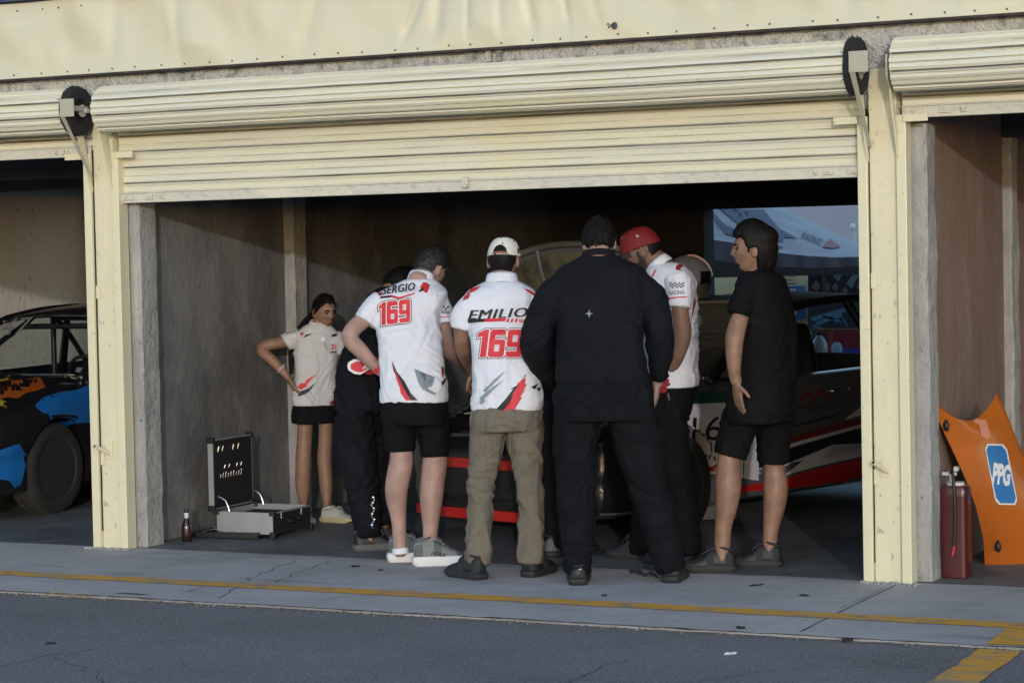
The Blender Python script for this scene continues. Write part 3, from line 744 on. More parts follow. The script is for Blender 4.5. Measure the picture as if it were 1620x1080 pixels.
g = G(); a = onY(1000, 300, 40); b = onY(1500, 300, 40); g.box(((a[0]+b[0])/2, 41, 4), (90, 2, 8)); g.box(((a[0]+b[0])/2, 39.98, 3), (89, .05, .1))  # added backdrop slab covering the yellowish horizon sky
tag(make('slate_backdrop', g, M('backdrop slate', (.16, .20, .28), .7, bump=.02, bs=2, var=.06, vs=.3, stretch=(1, 1, .1))), 'flat slate blue backdrop added far behind the tent', 'building')
# ================================================================ PEOPLE
SK1 = M('skin tan', (.25, .145, .10), .5, bump=.0015, bs=70, var=.22, vs=16, spec=.35)
SK2 = M('skin fair', (.37, .235, .20), .5, bump=.0015, bs=70, var=.20, vs=13, spec=.35)
SK3 = M('skin brown', (.19, .11, .08), .55, bump=.0008, bs=120, var=.12, vs=14, spec=.35)
HAIR = M('dark hair', (.007, .006, .0055), .6, bump=.004, bs=110, stretch=(1, 1, .25), spec=.2)
HAIRG = M('greying hair', (.016, .0145, .014), .6, bump=.005, bs=140, stretch=(1, 1, .4))
WH = CL('white polo', (.70, .72, .80), .012, 8)
OFFW = CL('off white polo', (.56, .56, .58), .012, 9)
BKC = CL('black cotton', (.0075, .0078, .0095), .014, 9, var=.3, spec=.12)
BKN = CL('navy black cloth', (.009, .010, .014), .016, 9, var=.3, spec=.15)
KHK = CL('khaki twill', (.165, .148, .118), .016, 11, var=.14, st=(1, 1, 1.3))
PRT = M('print black', (.015, .015, .02), .6); PRR = M('print red', (.62, .03, .045), .6); PRW = M('print white', (.8, .8, .82), .6); PRG = M('print grey', (.58, .58, .61), .7)
PRM = M('print dark red', (.32, .02, .04), .6)
EYE = M('eye', (.02, .015, .012), .3)

def rotm(yaw, pitch=0, roll=0):
    """axes right, forward, up; yaw from 'away from camera' towards screen right; pitch>0 looks down; roll>0 leans to own right"""
    a = radians(yaw); f = FW*cos(a)+RT*sin(a); r = RT*cos(a)-FW*sin(a); u = A(0, 0, 1)
    p = radians(pitch); f, u = f*cos(p)-u*sin(p), u*cos(p)+f*sin(p)
    q = radians(roll); r, u = r*cos(q)-u*sin(q), u*cos(q)+r*sin(q)
    return np.array([r, f, u])
class Fig:
    def __init__(s, foot, D=None):
        s.foot = onz(*foot); s.D = D or float(np.dot(s.foot-CAM, _f))
        s.k = s.D/FOC
    def P(s, x, y, dd=0.0): return CAM+ray(x, y)*(s.D+dd)
    def torso(s, rows, yaw, grow=1.0, k=5, n=32, e=2.4):
        pts = np.array([s.P(x, y, d) for x, y, d, hw, q in rows]); R = []
        th = radians(yaw)
        a = [hw*s.k/sqrt(cos(th)**2+(q*sin(th))**2) for x, y, d, hw, q in rows]
        b = [aa*r[4] for aa, r in zip(a, rows)]
        p2, a2 = catmull(pts, np.array(a), k); _, b2 = catmull(pts, np.array(b), k)
        m = rotm(yaw); an = np.arange(n)*2*pi/n
        cx = np.sign(np.cos(an))*np.abs(np.cos(an))**(2/e); sy = np.sign(np.sin(an))*np.abs(np.sin(an))**(2/e)
        for p, aa, bb in zip(p2, a2, b2): R.append(p+np.outer(cx*aa*grow, m[0])+np.outer(sy*bb*grow, m[1]))
        return R
    def limb(s, rows, grow=1.0, add=0.0):
        return np.array([s.P(x, y, d) for x, y, d, r in rows]), np.array([r*s.k*grow+add for x, y, d, r in rows])

def head_pts(sc, mode='head', hair=None, n=56, m=44):
    """head local verts; y forward"""
    V = []
    for i in range(1, m):
        th = pi*i/m
        for j in range(n):
            ph = 2*pi*j/n
            x, y, z = sin(th)*cos(ph), sin(th)*sin(ph), -cos(th)
            X, Y, Z = x*.076, y*.098, z*.118
            if z < 0: X *= 1-.30*(-z)**1.4
            if z < 0 and y < 0: Y *= 1-.42*(-z)**1.1
            if y > .2: Y *= 1-.06*(y-.2)
            if z < -.3 and y > 0: Y *= 1+.06*(-z-.3)
            g_ = lambda cx, cz, sx, sz: math.exp(-((x-cx)/sx)**2-((z-cz)/sz)**2)
            if y > 0:
                Y += .022*g_(0, -.17, .18, .15)+.012*g_(0, .04, .12, .18)
                Y += .008*g_(0, .27, .5, .12)-.013*(g_(.38, .08, .2, .12)+g_(-.38, .08, .2, .12))
                Y += .010*g_(0, -.43, .25, .05)+.010*g_(0, -.55, .24, .06)-.006*g_(0, -.67, .3, .05)+.016*g_(0, -.86, .5, .16)
                Y += .004*(g_(.5, -.15, .2, .2)+g_(-.5, -.15, .2, .2))
            v = A(X, Y, Z)
            if mode != 'head':
                t = hair(x, y, z)
                v = v*(1+t/ .1) if t > 0 else v*.86
                if t > 0: v = v+nrm(v)*.0035*noise.noise(Vector((x*9, y*9, z*5+(1 if mode == 'hair' else 2))))
            V.append(v*sc)
    return np.array(V).reshape(m-1, n, 3)
def head_g(g, c, ax, sc, m=0, **k):
    P = head_pts(sc, **k); g.rings([c+r@ax for r in P], m)
def hair_short(th=.016, low=-.55):
    def f(x, y, z):
        line = low if y < -.25 else (low+(.55-low)*min(1, (y+.25)/.95)**.8)
        if abs(x) > .6 and -.05 < y < .3 and z > -.12: line = min(line, -.1)
        if abs(x) > .66 and -.42 < y < .25 and z < .10: return -1
        d = z-line
        return th*min(1, d*6) if d > 0 else -1
    return f
def hair_long(x, y, z):
    line = -.95 if y < -.05 else -.95+1.5*min(1, (y+.05)/.55)
    if abs(x) > .62 and -.2 < y < .22 and z < .0: return -1
    d = z-line
    return (.022+.02*max(0, -y)*max(0, .6-z)+.012*max(0, z)) * min(1, d*7) if d > 0 else -1
def hair_girl(x, y, z):
    line = -.45 if y < -.1 else -.45+1.05*min(1, (y+.1)/.75)
    d = z-line
    return .011*min(1, d*8) if d > 0 else -1
def beard(x, y, z):
    if y < -.05: return -1
    if z < -.56 or (y < .30 and z < .02 and abs(x) > .5) or (z < -.40 and abs(x) > .42): return .006
    return -1

def hand(g, w, d, n, side, curl=.5, sc=1.0, spread=.10, m=0):
    """wrist w, finger direction d, palm normal n, side=+1/-1 picks the thumb side t=d x n"""
    d = nrm(d); n = nrm(n-d*np.dot(n, d)); t = np.cross(d, n)*side
    R = []; an = np.arange(14)*2*pi/14
    for u, a, b in ((-.02, .024, .019), (.0, .027, .018), (.03, .037, .016), (.065, .042, .015), (.088, .040, .012)):
        R.append(w+d*u*sc+np.outer(np.cos(an)*a*sc, t)+np.outer(np.sin(an)*b*sc, n))
    g.rings(R, m)
    for i, (o, L, r) in enumerate(((.031, .070, .0088), (.0105, .080, .0092), (-.0105, .074, .0088), (-.030, .058, .0078))):
        p = w+d*.082*sc+t*o*sc; dr = nrm(d+t*o*spread*40*.1); pts = [p-d*.02*sc, p]
        for q in range(3):
            c = curl*(.35+.45*q)*(1+.12*i); e = dr*cos(c)+n*sin(c)
            p = p+e*L*sc*(.42, .32, .26)[q]; pts.append(p)
        g.tube(pts, np.array([r, r, r*.98, r*.9, r*.75])*sc, 10, m, smooth=2)
    p = w+d*.025*sc+t*.030*sc; e = nrm(d*.55+t*.8+n*.25); pts = [p-t*.012*sc, p+e*.0*sc, p+e*.035*sc, p+e*.035*sc+nrm(d*.8+t*.45+n*.3)*.032*sc]
    g.tube(pts, np.array([.012, .012, .0108, .008])*sc, 10, m, smooth=2)

def shoe(par, F, x, y, dd, yaw, mats, L=.29, hi=.118, sole=.032, name='shoe', ground=0.0, label=None):
    """heel at pixel x,y; upper + sole"""
    c = F.P(x, y, dd); c[2] = ground; c = c-FW*.055*max(0, cos(radians(yaw)))
    ax = rotm(yaw); f, r = ax[1], ax[0]
    S = [(-.02, .022, hi*.78), (.02, .037, hi*1.02), (.08, .041, hi*1.06), (.16, .042, hi*1.04), (.24, .042, hi*1.05), (.32, .043, hi*1.10), (.42, .045, hi*.98), (.55, .049, hi*.80), (.70, .053, hi*.64), (.84, .050, hi*.54), (.94, .040, hi*.46), (1.0, .018, hi*.36)]
    g = G(); R = []; an = np.linspace(0, pi, 15)
    for s, w, h in S:
        p = c+f*(s*L); h *= 1.0
        R.append(np.array([p+r*(w*cos(a)*(1 if sin(a) < .7 else (.55+.45*abs(cos(a))/.71)))+UP*(sole*.6+(h-sole*.6)*sin(a)**.75) for a in an]))
    g.rings(R)
    o = make(name, g, mats[0], par, smooth=True, auto=False)
    if label: o['label'] = label
    g = G(); out = []
    S2 = [(-.06, .018), (-.03, .038), (.05, .048), (.2, .049), (.4, .050), (.6, .058), (.75, .061), (.88, .057), (.97, .044), (1.05, .016)]
    pts = [(s, w) for s, w in S2]+[(s, -w) for s, w in S2[::-1]]
    R = []
    for z, k in ((.0, .93), (.006, .98), (sole*.6, 1.02), (sole, 1.0), (sole+.006, .93)):
        R.append(np.array([c+f*((s-.5)*k+.5)*L+r*w*k+UP*(z+(.012*max(0, s-.8)/.2 if z < .01 else 0)) for s, w in pts]))
    g.rings(R); make('sole', g, mats[1], o, smooth=True)
    # laces, collar, tongue, toe and heel overlays
    lm = mats[2] if len(mats) > 2 else mats[1]
    g = G()
    for q, (s, h) in enumerate(((.38, hi*1.05), (.44, hi*1.0), (.50, hi*.92), (.56, hi*.84), (.62, hi*.76))):
        p = c+f*s*L+UP*(h+.001); sg = 1 if q % 2 else -1
        g.tube([p-r*.026-UP*.012+f*.008*sg, p+UP*.003, p+r*.026-UP*.012-f*.008*sg], .0032, 6, smooth=2)
    p = c+f*.40*L+UP*(hi*1.07); g.tube([p, p+r*.02+f*.01+UP*.006, p+r*.035+f*.03-UP*.01], .0028, 6, smooth=2); g.tube([p, p-r*.02+f*.012+UP*.006, p-r*.036+f*.026-UP*.012], .0028, 6, smooth=2)
    make('laces', g, lm, o, smooth=True)
    g = G(); g.tube([c+f*(.155+.155*cos(t))*L+r*.036*sin(t)+UP*(hi*1.05+.010*cos(t)) for t in np.linspace(0, 2*pi, 25)], .0065, 8, smooth=1, round_end=False); make('shoe_collar', g, lm, o, smooth=True)
    g = G(); g.slab(np.array([[c+f*s*L+r*x+UP*(z-abs(x)*.12) for x in (-.022, -.011, 0, .011, .022)] for s, z in ((.30, hi*1.24), (.36, hi*1.12), (.46, hi*1.02), (.58, hi*.84))]), UP, .006); make('tongue', g, mats[0], o, smooth=True)
    S3 = np.array(S); g = G()
    def band(s0, s1, k, top):
        R = []
        for s_ in np.linspace(s0, s1, 6):
            w_ = np.interp(s_, S3[:, 0], S3[:, 1])*k; h_ = np.interp(s_, S3[:, 0], S3[:, 2]); p = c+f*(s_*L)
            R.append(np.array([p+r*(w_*cos(a)*(1 if sin(a) < .7 else (.55+.45*abs(cos(a))/.71)))+UP*(sole*.6+(h_*1.0-sole*.6)*sin(a)**.75*k) for a in list(np.linspace(0, top, 7))+list(np.linspace(pi-top, pi, 7))]))
        P = np.array(R)
        for Q, n_ in ((P[:, :7], r), (P[:, 7:], -r)): g = G(); g.slab(Q, n_, .001); make('overlay', g, lm if lm is not mats[1] else mats[0], o, smooth=True)
    band(-.015, .14, 1.03, .75); band(.36, .50, 1.025, 1.15); band(.80, .97, 1.03, 1.3)
    return o, Target(np.concatenate(R), [])

def cloth(name, gs, mat, par, voxel=.007, smooth=20, amp=.006, kind='shirt', seed=1.0, mask=None, prints=None, pmats=()):
    v, f, n = remesh(gs, voxel, smooth)
    if amp:
        zm = v[:, 2].min(); v = fold(v, n, amp*1.6, kind, seed, mask or (lambda p: min(1, .2+(p[2]-zm)/.06)))
    g = G(); g.add(v, f, 0)
    if prints:
        t = Target(v, f); prints(g, t)
    return make(name, g, [mat]+list(pmats), par, smooth=True, auto=False)
PM = [PRT, PRR, PRW, PRG, PRM]       # material slots 1..5
def collar(par, F, x, y, dd, w, h, yaw, tilt, mat, drop=.02, back=True):
    """folded polo collar band round the neck"""
    c = F.P(x, y, dd); ax = rotm(yaw, tilt); k = F.k; g = G(); n = 40; an = np.linspace(-pi*.97, pi*.97, n)-pi/2; R = []
    for rr, z in ((1.02, -.004), (1.0, .5*h), (.97, h), (1.01, h+.004), (1.07, h*.75), (1.20, -h*.55), (1.17, -h*.6), (1.05, h*.5)):
        R.append([c+ax[0]*cos(a)*w*k*rr+ax[1]*sin(a)*w*k*.88*rr+ax[2]*(z-(.012*abs((a+pi/2)/pi)**3 if z < 0 else 0)) for a in an])
    P = np.array(R); g.grid(P); g.grid(P[[-1, 0]])
    make('collar', g, mat, par, smooth=True, auto=False)
def cap(par, c, ax, sc, mat, brim_mat, opening=False, button=None):
    g = G(); R = []; n = 48; an = np.arange(n)*2*pi/n
    for t in np.linspace(0, 1, 14):
        e = t*pi/2; rr = cos(e)**.55; z = .018+.100*sin(e)**1.25
        R.append(np.array([c+(ax[0]*cos(a)*(.086*rr+.0012*cos(a*6))+ax[1]*(sin(a)*.106*rr-.002)+ax[2]*(z-(.012 if sin(a) < 0 else 0)*abs(sin(a))*(1-t)))*sc for a in an]))
    R.insert(0, np.array([c+(p-c)*A(.96, .96, 1)+ax[2]*.0 for p in R[0]]))
    g.rings(R)
    o = make('cap', g, mat, par, smooth=True, auto=False)
    tg = Target(g.arr(), g.f)
    g = G()
    P = []
    for u in np.linspace(-1, 1, 17):
        row = []
        for v in np.linspace(0, 1, 6):
            a = pi/2-u*1.05; x = cos(a)*.084; y = sin(a)*.104
            L = .072*(1-abs(u)**2.6)
            row.append(c+(ax[0]*(x*(1-.05*v))+ax[1]*(y+L*v)+ax[2]*(.024-.010*v-.022*u*u*(.4+.6*v)))*sc)
        P.append(row)
    g.slab(np.array(P), ax[2], .003); make('brim', g, brim_mat, o, smooth=True)
    g = G(); g.ell(c+ax[2]*(.119)*sc, (.007, .007, .004), n=10, k=5); make('button', g, button or mat, o, smooth=True)
    if opening:
        g = G(); Pn = []
        for a in np.linspace(-.42, .42, 15):
            row = []
            for v in np.linspace(0, 1, 7):
                h = .038*sqrt(max(0, 1-(a/.43)**2)); zz = .022+h*v; e = math.asin(min(1, max(0, (zz-.012)/.100))**.8); rr = cos(e)**.55
                row.append(c+(ax[0]*sin(a)*.0875*rr-ax[1]*(cos(a)*.109*rr)+ax[2]*(zz))*sc)
            Pn.append(row)
        g.slab(np.array(Pn), -ax[1], .002); make('back_opening', g, HAIR, o, smooth=True)
        g = G(); Pn = [[c+(ax[0]*sin(a)*.0885-ax[1]*cos(a)*.111+ax[2]*z)*sc for z in (.010, .022)] for a in np.linspace(-.46, .46, 12)]
        g.slab(np.array(Pn), -ax[1], .003); make('strap', g, M('cap strap', (.22, .08, .06), .6), o, smooth=True)
    return o, tg
def eyes(par, c, ax, sc, brow=HAIR):
    for s in (-1, 1):
        g = G(); g.ell(c+(ax[0]*s*.031+ax[1]*.0835+ax[2]*.008)*sc, (.013, .006, .0055), ax=ax, n=12, k=8); make('eye', g, EYE, par, smooth=True)
        g = G(); g.tube([c+(ax[0]*s*x+ax[1]*y+ax[2]*z)*sc for x, y, z in ((.014, .094, .024), (.032, .092, .029), (.048, .080, .024))], np.array([.0035, .004, .0025]), 8); make('eyebrow', g, brow, par, smooth=True)
def ears(g, c, ax, sc):
    for s in (-1, 1): g.ell(c+(ax[0]*s*.078-ax[1]*.008-ax[2]*.012)*sc, (.010, .019, .033), ax=np.array([ax[0]*.9+ax[1]*s*.35, ax[1]-ax[0]*s*.2, ax[2]]), n=14, k=10)

def person(F, label, skin, torso, yaw, arms, legs, head, neck, hands=(), group=None, sc=1.0, voxel=.0047, covA=.84, covL=2):
    """head=(px,py,dd,yaw,pitch,roll)"""
    g = G()
    g.rings(F.torso(torso, yaw, .85))
    for a in arms: p, r = F.limb(a); r[0] *= .68; r[1] *= covA; g.tube(p, r, 16, smooth=4)
    for a in legs:
        p, r = F.limb(a); r[:covL] *= .78
        g.tube(p, r, 18, smooth=4)
    p, r = F.limb(neck); g.tube(p, r, 16, smooth=3)
    hc = F.P(*head[:3]); ax = rotm(*head[3:]); head_g(g, hc, ax, sc); ears(g, hc, ax, sc)
    for w, d, n, side, curl in hands: hand(g, F.P(*w), RT*d[0]+FW*d[1]+UP*d[2], RT*n[0]+FW*n[1]+UP*n[2], side, curl)
    v, f, nn = remesh(g, voxel, 3)
    g = G(); g.add(v, f)
    base = F.foot*A(1, 1, 0)
    o = make('person', g, skin, base=base, smooth=True, auto=False)
    tag(o, label, 'person', group)
    return o, hc, ax
def strands(g, hc, ax, sc, fn, L=.03, n=700, seed=1):
    rr = random.Random(seed); k = 0
    while k < n:
        x, y, z = nrm([rr.gauss(0, 1), rr.gauss(0, 1), rr.gauss(0, 1)]); k += 1
        t = fn(x, y, z)
        if t < .004: continue
        p = A(x*.076*(1-.30*max(0, -z)**1.4), y*.098*(1-(.42*max(0, -z)**1.1 if y < 0 else 0)), z*.118); p = p*(1+t/.1)*.985
        d = A(x*.2, -.25 if z > .3 else y*.2, -1 if z < .75 else -.5)+np.array([rr.gauss(0, .3) for _ in range(3)]); nn_ = nrm(p)
        d = nrm(d-nn_*np.dot(d, nn_)); d = nrm(d+nn_*.16)
        q = p+d*L*rr.uniform(.5, 1.2); s_ = nrm(np.cross(d, nrm(p)))*.006
        P = [hc+(w*sc)@ax for w in (p-s_, p+s_, (p+q)/2+nrm(p)*.004+s_*.7, (p+q)/2+nrm(p)*.004-s_*.7, q)]
        g.add(P, [(0, 1, 2, 3), (3, 2, 4)])
def hair_obj(par, hc, ax, sc, fn, mat=HAIR, extra=None, name='hair', mode='hair', tufts=True):
    g = G(); head_g(g, hc, ax, sc, mode=mode, hair=fn)
    if tufts: strands(g, hc, ax, sc, fn, .03 if name == 'hair' else .008, seed=int(hc[0]*100))
    if extra: extra(g)
    return make(name, g, mat, par, smooth=True, auto=False)

# bolt shaped prints in pixels
def bolt(pts, cx, cy, sx, sy, rot=0):
    r = radians(rot); return [(cx+(x*sx)*cos(r)-(y*sy)*sin(r), cy+(x*sx)*sin(r)+(y*sy)*cos(r)) for x, y in pts]
BOLT = [(-1, .2), (-.4, -1), (-.15, -.1), (.35, -.95), (.45, -.1), (1, -.5), (.55, 1), (.25, .15), (-.1, .8), (-.3, 0)]

# ---------------------------------------------------------------- man with "SERGIO 169"
F = Fig((660, 893))
T = [(664, 441, .2, 22, .9), (660, 450, .2, 38, .62), (652, 466, .17, 58, .56), (645, 500, .13, 52, .6), (648, 540, .08, 51, .62), (652, 580, .03, 50, .66), (655, 612, .0, 52, .7), (655, 637, 0, 54, .72)]
aL = [(608, 478, .15, 17), (582, 500, .13, 16), (553, 530, .08, 13.5), (572, 556, .10, 12.5), (592, 577, .12, 9.5), (603, 588, .13, 8.5)]
aR = [(694, 482, .17, 18), (700, 515, .18, 16.5), (710, 552, .26, 13.5), (728, 572, .42, 11), (742, 585, .52, 9)]
lL = [(630, 650, 0, 25), (633, 700, 0, 22), (635, 728, 0, 19), (629, 760, 0, 19), (627, 785, .02, 17.5), (631, 825, .04, 12), (633, 872, .03, 11)]
lR = [(686, 650, 0, 25), (688, 700, 0, 22), (688, 730, 0, 20), (684, 765, 0, 19.5), (682, 795, 0, 18), (681, 835, 0, 12.5), (680, 876, 0, 12)]
o, hc, ax = person(F, 'man in white SERGIO 169 polo, black shorts and grey running shoes', SK2, T, 8, [aL, aR], [lL, lR],
                   (682, 424, .30, 38, 30, 8), [(664, 446, .2, 20), (672, 436, .26, 18), (680, 425, .3, 17)],
                   hands=[((604, 588, .13), (.8, .2, -.55), (.1, .9, 0), 1, .5), ((744, 586, .52), (.75, .4, -.5), (-.2, 0, -1), -1, .6)], group='crew members gathered round the car')
hair_obj(o, hc, ax, 1, hair_short(.012, -.55), HAIRG); eyes(o, hc, ax, 1)
gs = G(); gs.rings(F.torso(T, 8, 1.0))
for a, b in ((aL, [(606, 474, .15, 19), (592, 488, .14, 20.5), (577, 510, .12, 20)]), (aR, [(692, 476, .17, 19), (697, 496, .17, 20), (698, 511, .17, 19.5)])):
    p, r = F.limb(b); gs.tube(p, r, 20, smooth=4, round_end=False)
def pr(g, t):
    for q in (0, 1): dtext(g, t, 'SERGIO', 630+q*.9, 456.5, 53, 12, -8, 1, bold=.0, shear=.35, off=.007+q*.0006, spacing=1.1)
    dpoly(g, t, [(602, 469), (620, 467), (618, 470.5), (601, 472)], 1, .004); dpoly(g, t, [(620, 467), (632, 470), (656, 463), (656, 465), (631, 473), (618, 470)], 2, .004)
    race_number(g, t, 624, 494, 50, 36, -7, (1, 3, 2))
    dpoly(g, t, bolt(BOLT, 598, 461, 7, 8, -20), 2, .004); dpoly(g, t, bolt(BOLT, 672, 455, 8, 8.5, 5), 2, .004); dpoly(g, t, bolt(BOLT, 668, 457, 3.5, 7, 60), 1, .003)
    dpoly(g, t, [(620, 570), (628, 588), (640, 603), (636, 603), (650, 622), (661, 633), (648, 633), (634, 612), (629, 600), (632, 602), (622, 585)], 1, .003)
    dpoly(g, t, [(619, 569), (625, 584), (632, 600), (629, 599), (641, 618), (650, 633), (642, 633), (634, 622), (632, 612), (635, 615), (626, 596), (629, 599)], 2, .0045)
    dpoly(g, t, [(655, 583), (672, 603), (667, 611), (681, 607), (688, 597), (684, 610), (669, 617), (662, 606)], 4, .003); dpoly(g, t, [(672, 612), (690, 622), (688, 625), (672, 618)], 4, .003)
    dpoly(g, t, [(699, 578), (702, 582), (700, 590), (702, 592), (700, 598), (698, 588)], 5, .003); dpoly(g, t, [(698, 605), (706, 596), (706, 600), (700, 611)], 1, .003)
    for i in range(6): dpoly(g, t, [(701+i % 3*3.2, 484+i//3*3.2), (704+i % 3*3.2, 484+i//3*3.2), (703+i % 3*3.2, 487+i//3*3.2), (700+i % 3*3.2, 487+i//3*3.2)], 1 if i % 2 == 0 else 3, .003)
    dtext(g, t, 'RACING', 705, 494, 12, 4.5, 3, 1, bold=.03, off=.003); dpoly(g, t, [(695, 501), (711, 500), (711, 501.3), (695, 502.3)], 2, .003)
cloth('shirt', gs, WH, o, amp=.0055, seed=1.0, prints=pr, pmats=PM)
collar(o, F, 666, 441, .22, 19.5, .030, 25, 22, WH)
g = G(); g.rings(F.torso([(655, 628, 0, 50, .74), (655, 650, 0, 53, .76), (657, 672, 0, 52, .7)], 8))
for b in ([(632, 660, 0, 27), (633, 690, 0, 25.5), (634, 714, 0, 23.5)], [(684, 660, 0, 27.5), (687, 695, 0, 24.5), (688, 723, 0, 22)]):
    p, r = F.limb(b); g.tube(p, r, 20, smooth=4, round_end=False)
cloth('shorts', g, BKC, o, amp=.004, kind='pants', seed=4)
g = G(); p = F.P(599, 581, .12); q = F.P(604, 589, .13); d = nrm(q-p); g.tube([p-d*.012, p+d*.014], [.034, .033], 20, smooth=1, round_end=False); make('wristband', g, PRR, o, smooth=True)
SHL = M('grey lace', (.11, .125, .125), .8); SHG = M('grey knit shoe', (.22, .235, .25), .8, bump=.002, bs=200); SHW = M('white foam', (.72, .72, .74), .6, bump=.001, bs=60)
SHOE_S = []
shoe(o, F, 617, 880, .16, 84, (SHG, SHW, SHL), L=.27, hi=.135, sole=.045)
s2, _ = shoe(o, F, 657, 893, -.02, 82, (SHG, SHW, SHL), L=.275, hi=.135, sole=.045)
_v = np.array([np.array(v.co) for v in s2.data.vertices])+wloc(s2); tg = Target(_v, [tuple(p.vertices) for p in s2.data.polygons])
g = G(); dtext(g, tg, 'HOKA', 693, 876, 22, 6.5, 8, 0, bold=.0, shear=.25, off=.010); dtext(g, tg, 'HOKA', 693.6, 876, 22, 6.5, 8, 0, bold=.0, shear=.25, off=.0105); make('shoe_lettering', g, PRT, s2)
for dd, x, y in ((.03, 633, 866), (0, 680, 870)):
    g = G(); g.tube([F.P(x, y, dd), F.P(x+1, y+9, dd)], [13*F.k, 13.5*F.k], 16, smooth=1, round_end=False); make('sock', g, WH, o, smooth=True)

# ---------------------------------------------------------------- man with "EMILIO 169"
F = Fig((797, 913))
T = [(793, 444, .15, 25, .85), (793, 450, .14, 38, .65), (792, 460, .125, 54, .54), (792, 474, .11, 59, .52), (794, 500, .08, 53, .55), (795, 530, .05, 51, .58), (798, 565, .02, 50, .62), (801, 600, 0, 53, .66), (803, 628, 0, 57, .7), (802, 651, 0, 55, .72)]
aL = [(743, 476, .1, 17), (731, 515, .1, 15), (733, 552, .2, 12.5), (742, 575, .38, 10), (748, 588, .48, 8.5)]
aR = [(846, 476, .1, 17), (860, 520, .12, 15), (856, 556, .22, 12), (842, 585, .42, 9)]
lL = [(774, 668, 0, 26), (767, 720, 0, 22), (762, 770, 0, 18), (758, 880, 0, 12), (756, 900, 0, 12)]
lR = [(829, 668, 0, 26), (833, 720, 0, 22), (838, 770, 0, 18), (839, 880, 0, 12), (839, 900, 0, 12)]
o, hc, ax = person(F, 'man in white cap, white EMILIO 169 polo and khaki trousers', SK1, T, 0, [aL, aR], [lL, lR],
                   (797, 412, .19, 12, 14, 0), [(793, 450, .14, 20), (795, 436, .16, 19), (797, 424, .18, 18)], hands=[((749, 589, .48), (-.1, .7, -.6), (.6, 0, -.6), 1, .7)], covL=9, group='crew members gathered round the car')
hair_obj(o, hc, ax, 1, hair_short(.010, -.72), HAIR, tufts=False); eyes(o, hc, ax, 1)
CAPW = M('cap white', (.70, .67, .62), .8, bump=.001, bs=300)
co, ct = cap(o, hc, ax, 1.0, CAPW, CAPW, opening=True, button=M('cap red', (.38, .01, .015), .7))
g = G()
for x, y in ((774, 385), (795, 385), (813, 381)): dpoly(g, ct, [(x+1.3*cos(a), y+1.3*sin(a)) for a in np.arange(8)*pi/4], 0, .002)
dpoly(g, ct, [(818, 392), (821, 390), (823, 394), (822, 398), (824, 401), (820, 400), (818, 402), (819, 397)], 0, .002); make('cap_print', g, PRT, co)
gs = G(); gs.rings(F.torso(T, 0))
for b in ([(752, 472, .1, 15), (738, 490, .1, 18.5), (729, 522, .1, 17.5)], [(836, 472, .1, 15), (850, 490, .1, 18.5), (859, 524, .1, 17.5)]):
    p, r = F.limb(b); gs.tube(p, r, 20, smooth=4, round_end=False)
def pr(g, t):
    for q in (0, 1, 2): dtext(g, t, 'EMILIO', 787+q*.9, 496, 94, 14.5, -3, 1, bold=.0, shear=.3, off=.0055+q*.0006, spacing=1.12)
    dpoly(g, t, [(740, 505), (768, 504), (766, 509), (740, 511)], 1, .004); dpoly(g, t, [(768, 504), (801, 503), (799, 508), (766, 509)], 2, .004)
    for i in range(3): dpoly(g, t, [(803+i*6.5, 504), (806.5+i*6.5, 504), (804+i*6.5, 509.5), (800.5+i*6.5, 509.5)], 2, .004)
    for i in range(3): dpoly(g, t, [(821, 505+i*1.9), (840, 505+i*1.9), (840, 506+i*1.9), (820, 506+i*1.9)], 2, .004)
    race_number(g, t, 791, 543, 72, 44, 0, (1, 3, 2))
    dpoly(g, t, [(762, 452), (747, 456), (737, 461), (726, 472), (734, 469), (732, 477), (744, 466), (742, 464), (752, 460)], 2, .004); dpoly(g, t, [(731, 476), (744, 465), (741, 472)], 1, .003)
    dpoly(g, t, [(828, 456), (838, 459), (846, 464), (852, 470), (843, 467), (836, 462)], 2, .004)
    dpoly(g, t, [(840, 581), (829, 595), (833, 592), (817, 610), (806, 616), (812, 615), (799, 632), (783, 649), (795, 650), (808, 636), (818, 622), (822, 607), (830, 594)], 1, .003)
    dpoly(g, t, [(837, 588), (828, 600), (832, 598), (830, 608), (834, 607), (828, 617), (832, 614), (823, 628), (826, 628), (812, 651), (796, 650), (806, 636), (812, 626), (810, 624), (820, 610), (818, 606), (826, 602)], 2, .0045)
    for p in ([(800, 586), (790, 598), (768, 620), (764, 618), (782, 600)], [(798, 600), (775, 622), (762, 634), (758, 630), (774, 616)], [(758, 637), (764, 628), (768, 634), (762, 640)]): dpoly(g, t, p, 4, .003)
    for p in ([(840, 612), (852, 606), (846, 616)], [(848, 614), (857, 612), (853, 619)]): dpoly(g, t, p, 1, .003)
cloth('shirt', gs, WH, o, amp=.006, seed=9.0, prints=pr, pmats=PM)
collar(o, F, 794, 444, .155, 23, .032, 0, 12, WH)
g = G(); g.rings(F.torso([(801, 640, 0, 53, .74), (800, 660, 0, 56.5, .76), (800, 682, 0, 55, .72)], 0))
for b in ([(773, 668, 0, 28), (768, 705, 0, 26.5), (763, 745, 0, 22.5), (760, 780, 0, 20), (758, 830, 0, 20), (757, 893, 0, 21)], [(829, 668, 0, 28.5), (831, 705, 0, 26.5), (836, 745, 0, 22.5), (839, 780, 0, 20), (840, 830, 0, 20), (840, 891, 0, 21)]):
    p, r = F.limb(b); g.tube(p, r, 20, smooth=4, round_end=False)
cloth('trousers', g, KHK, o, amp=.0075, kind='pants', seed=2)
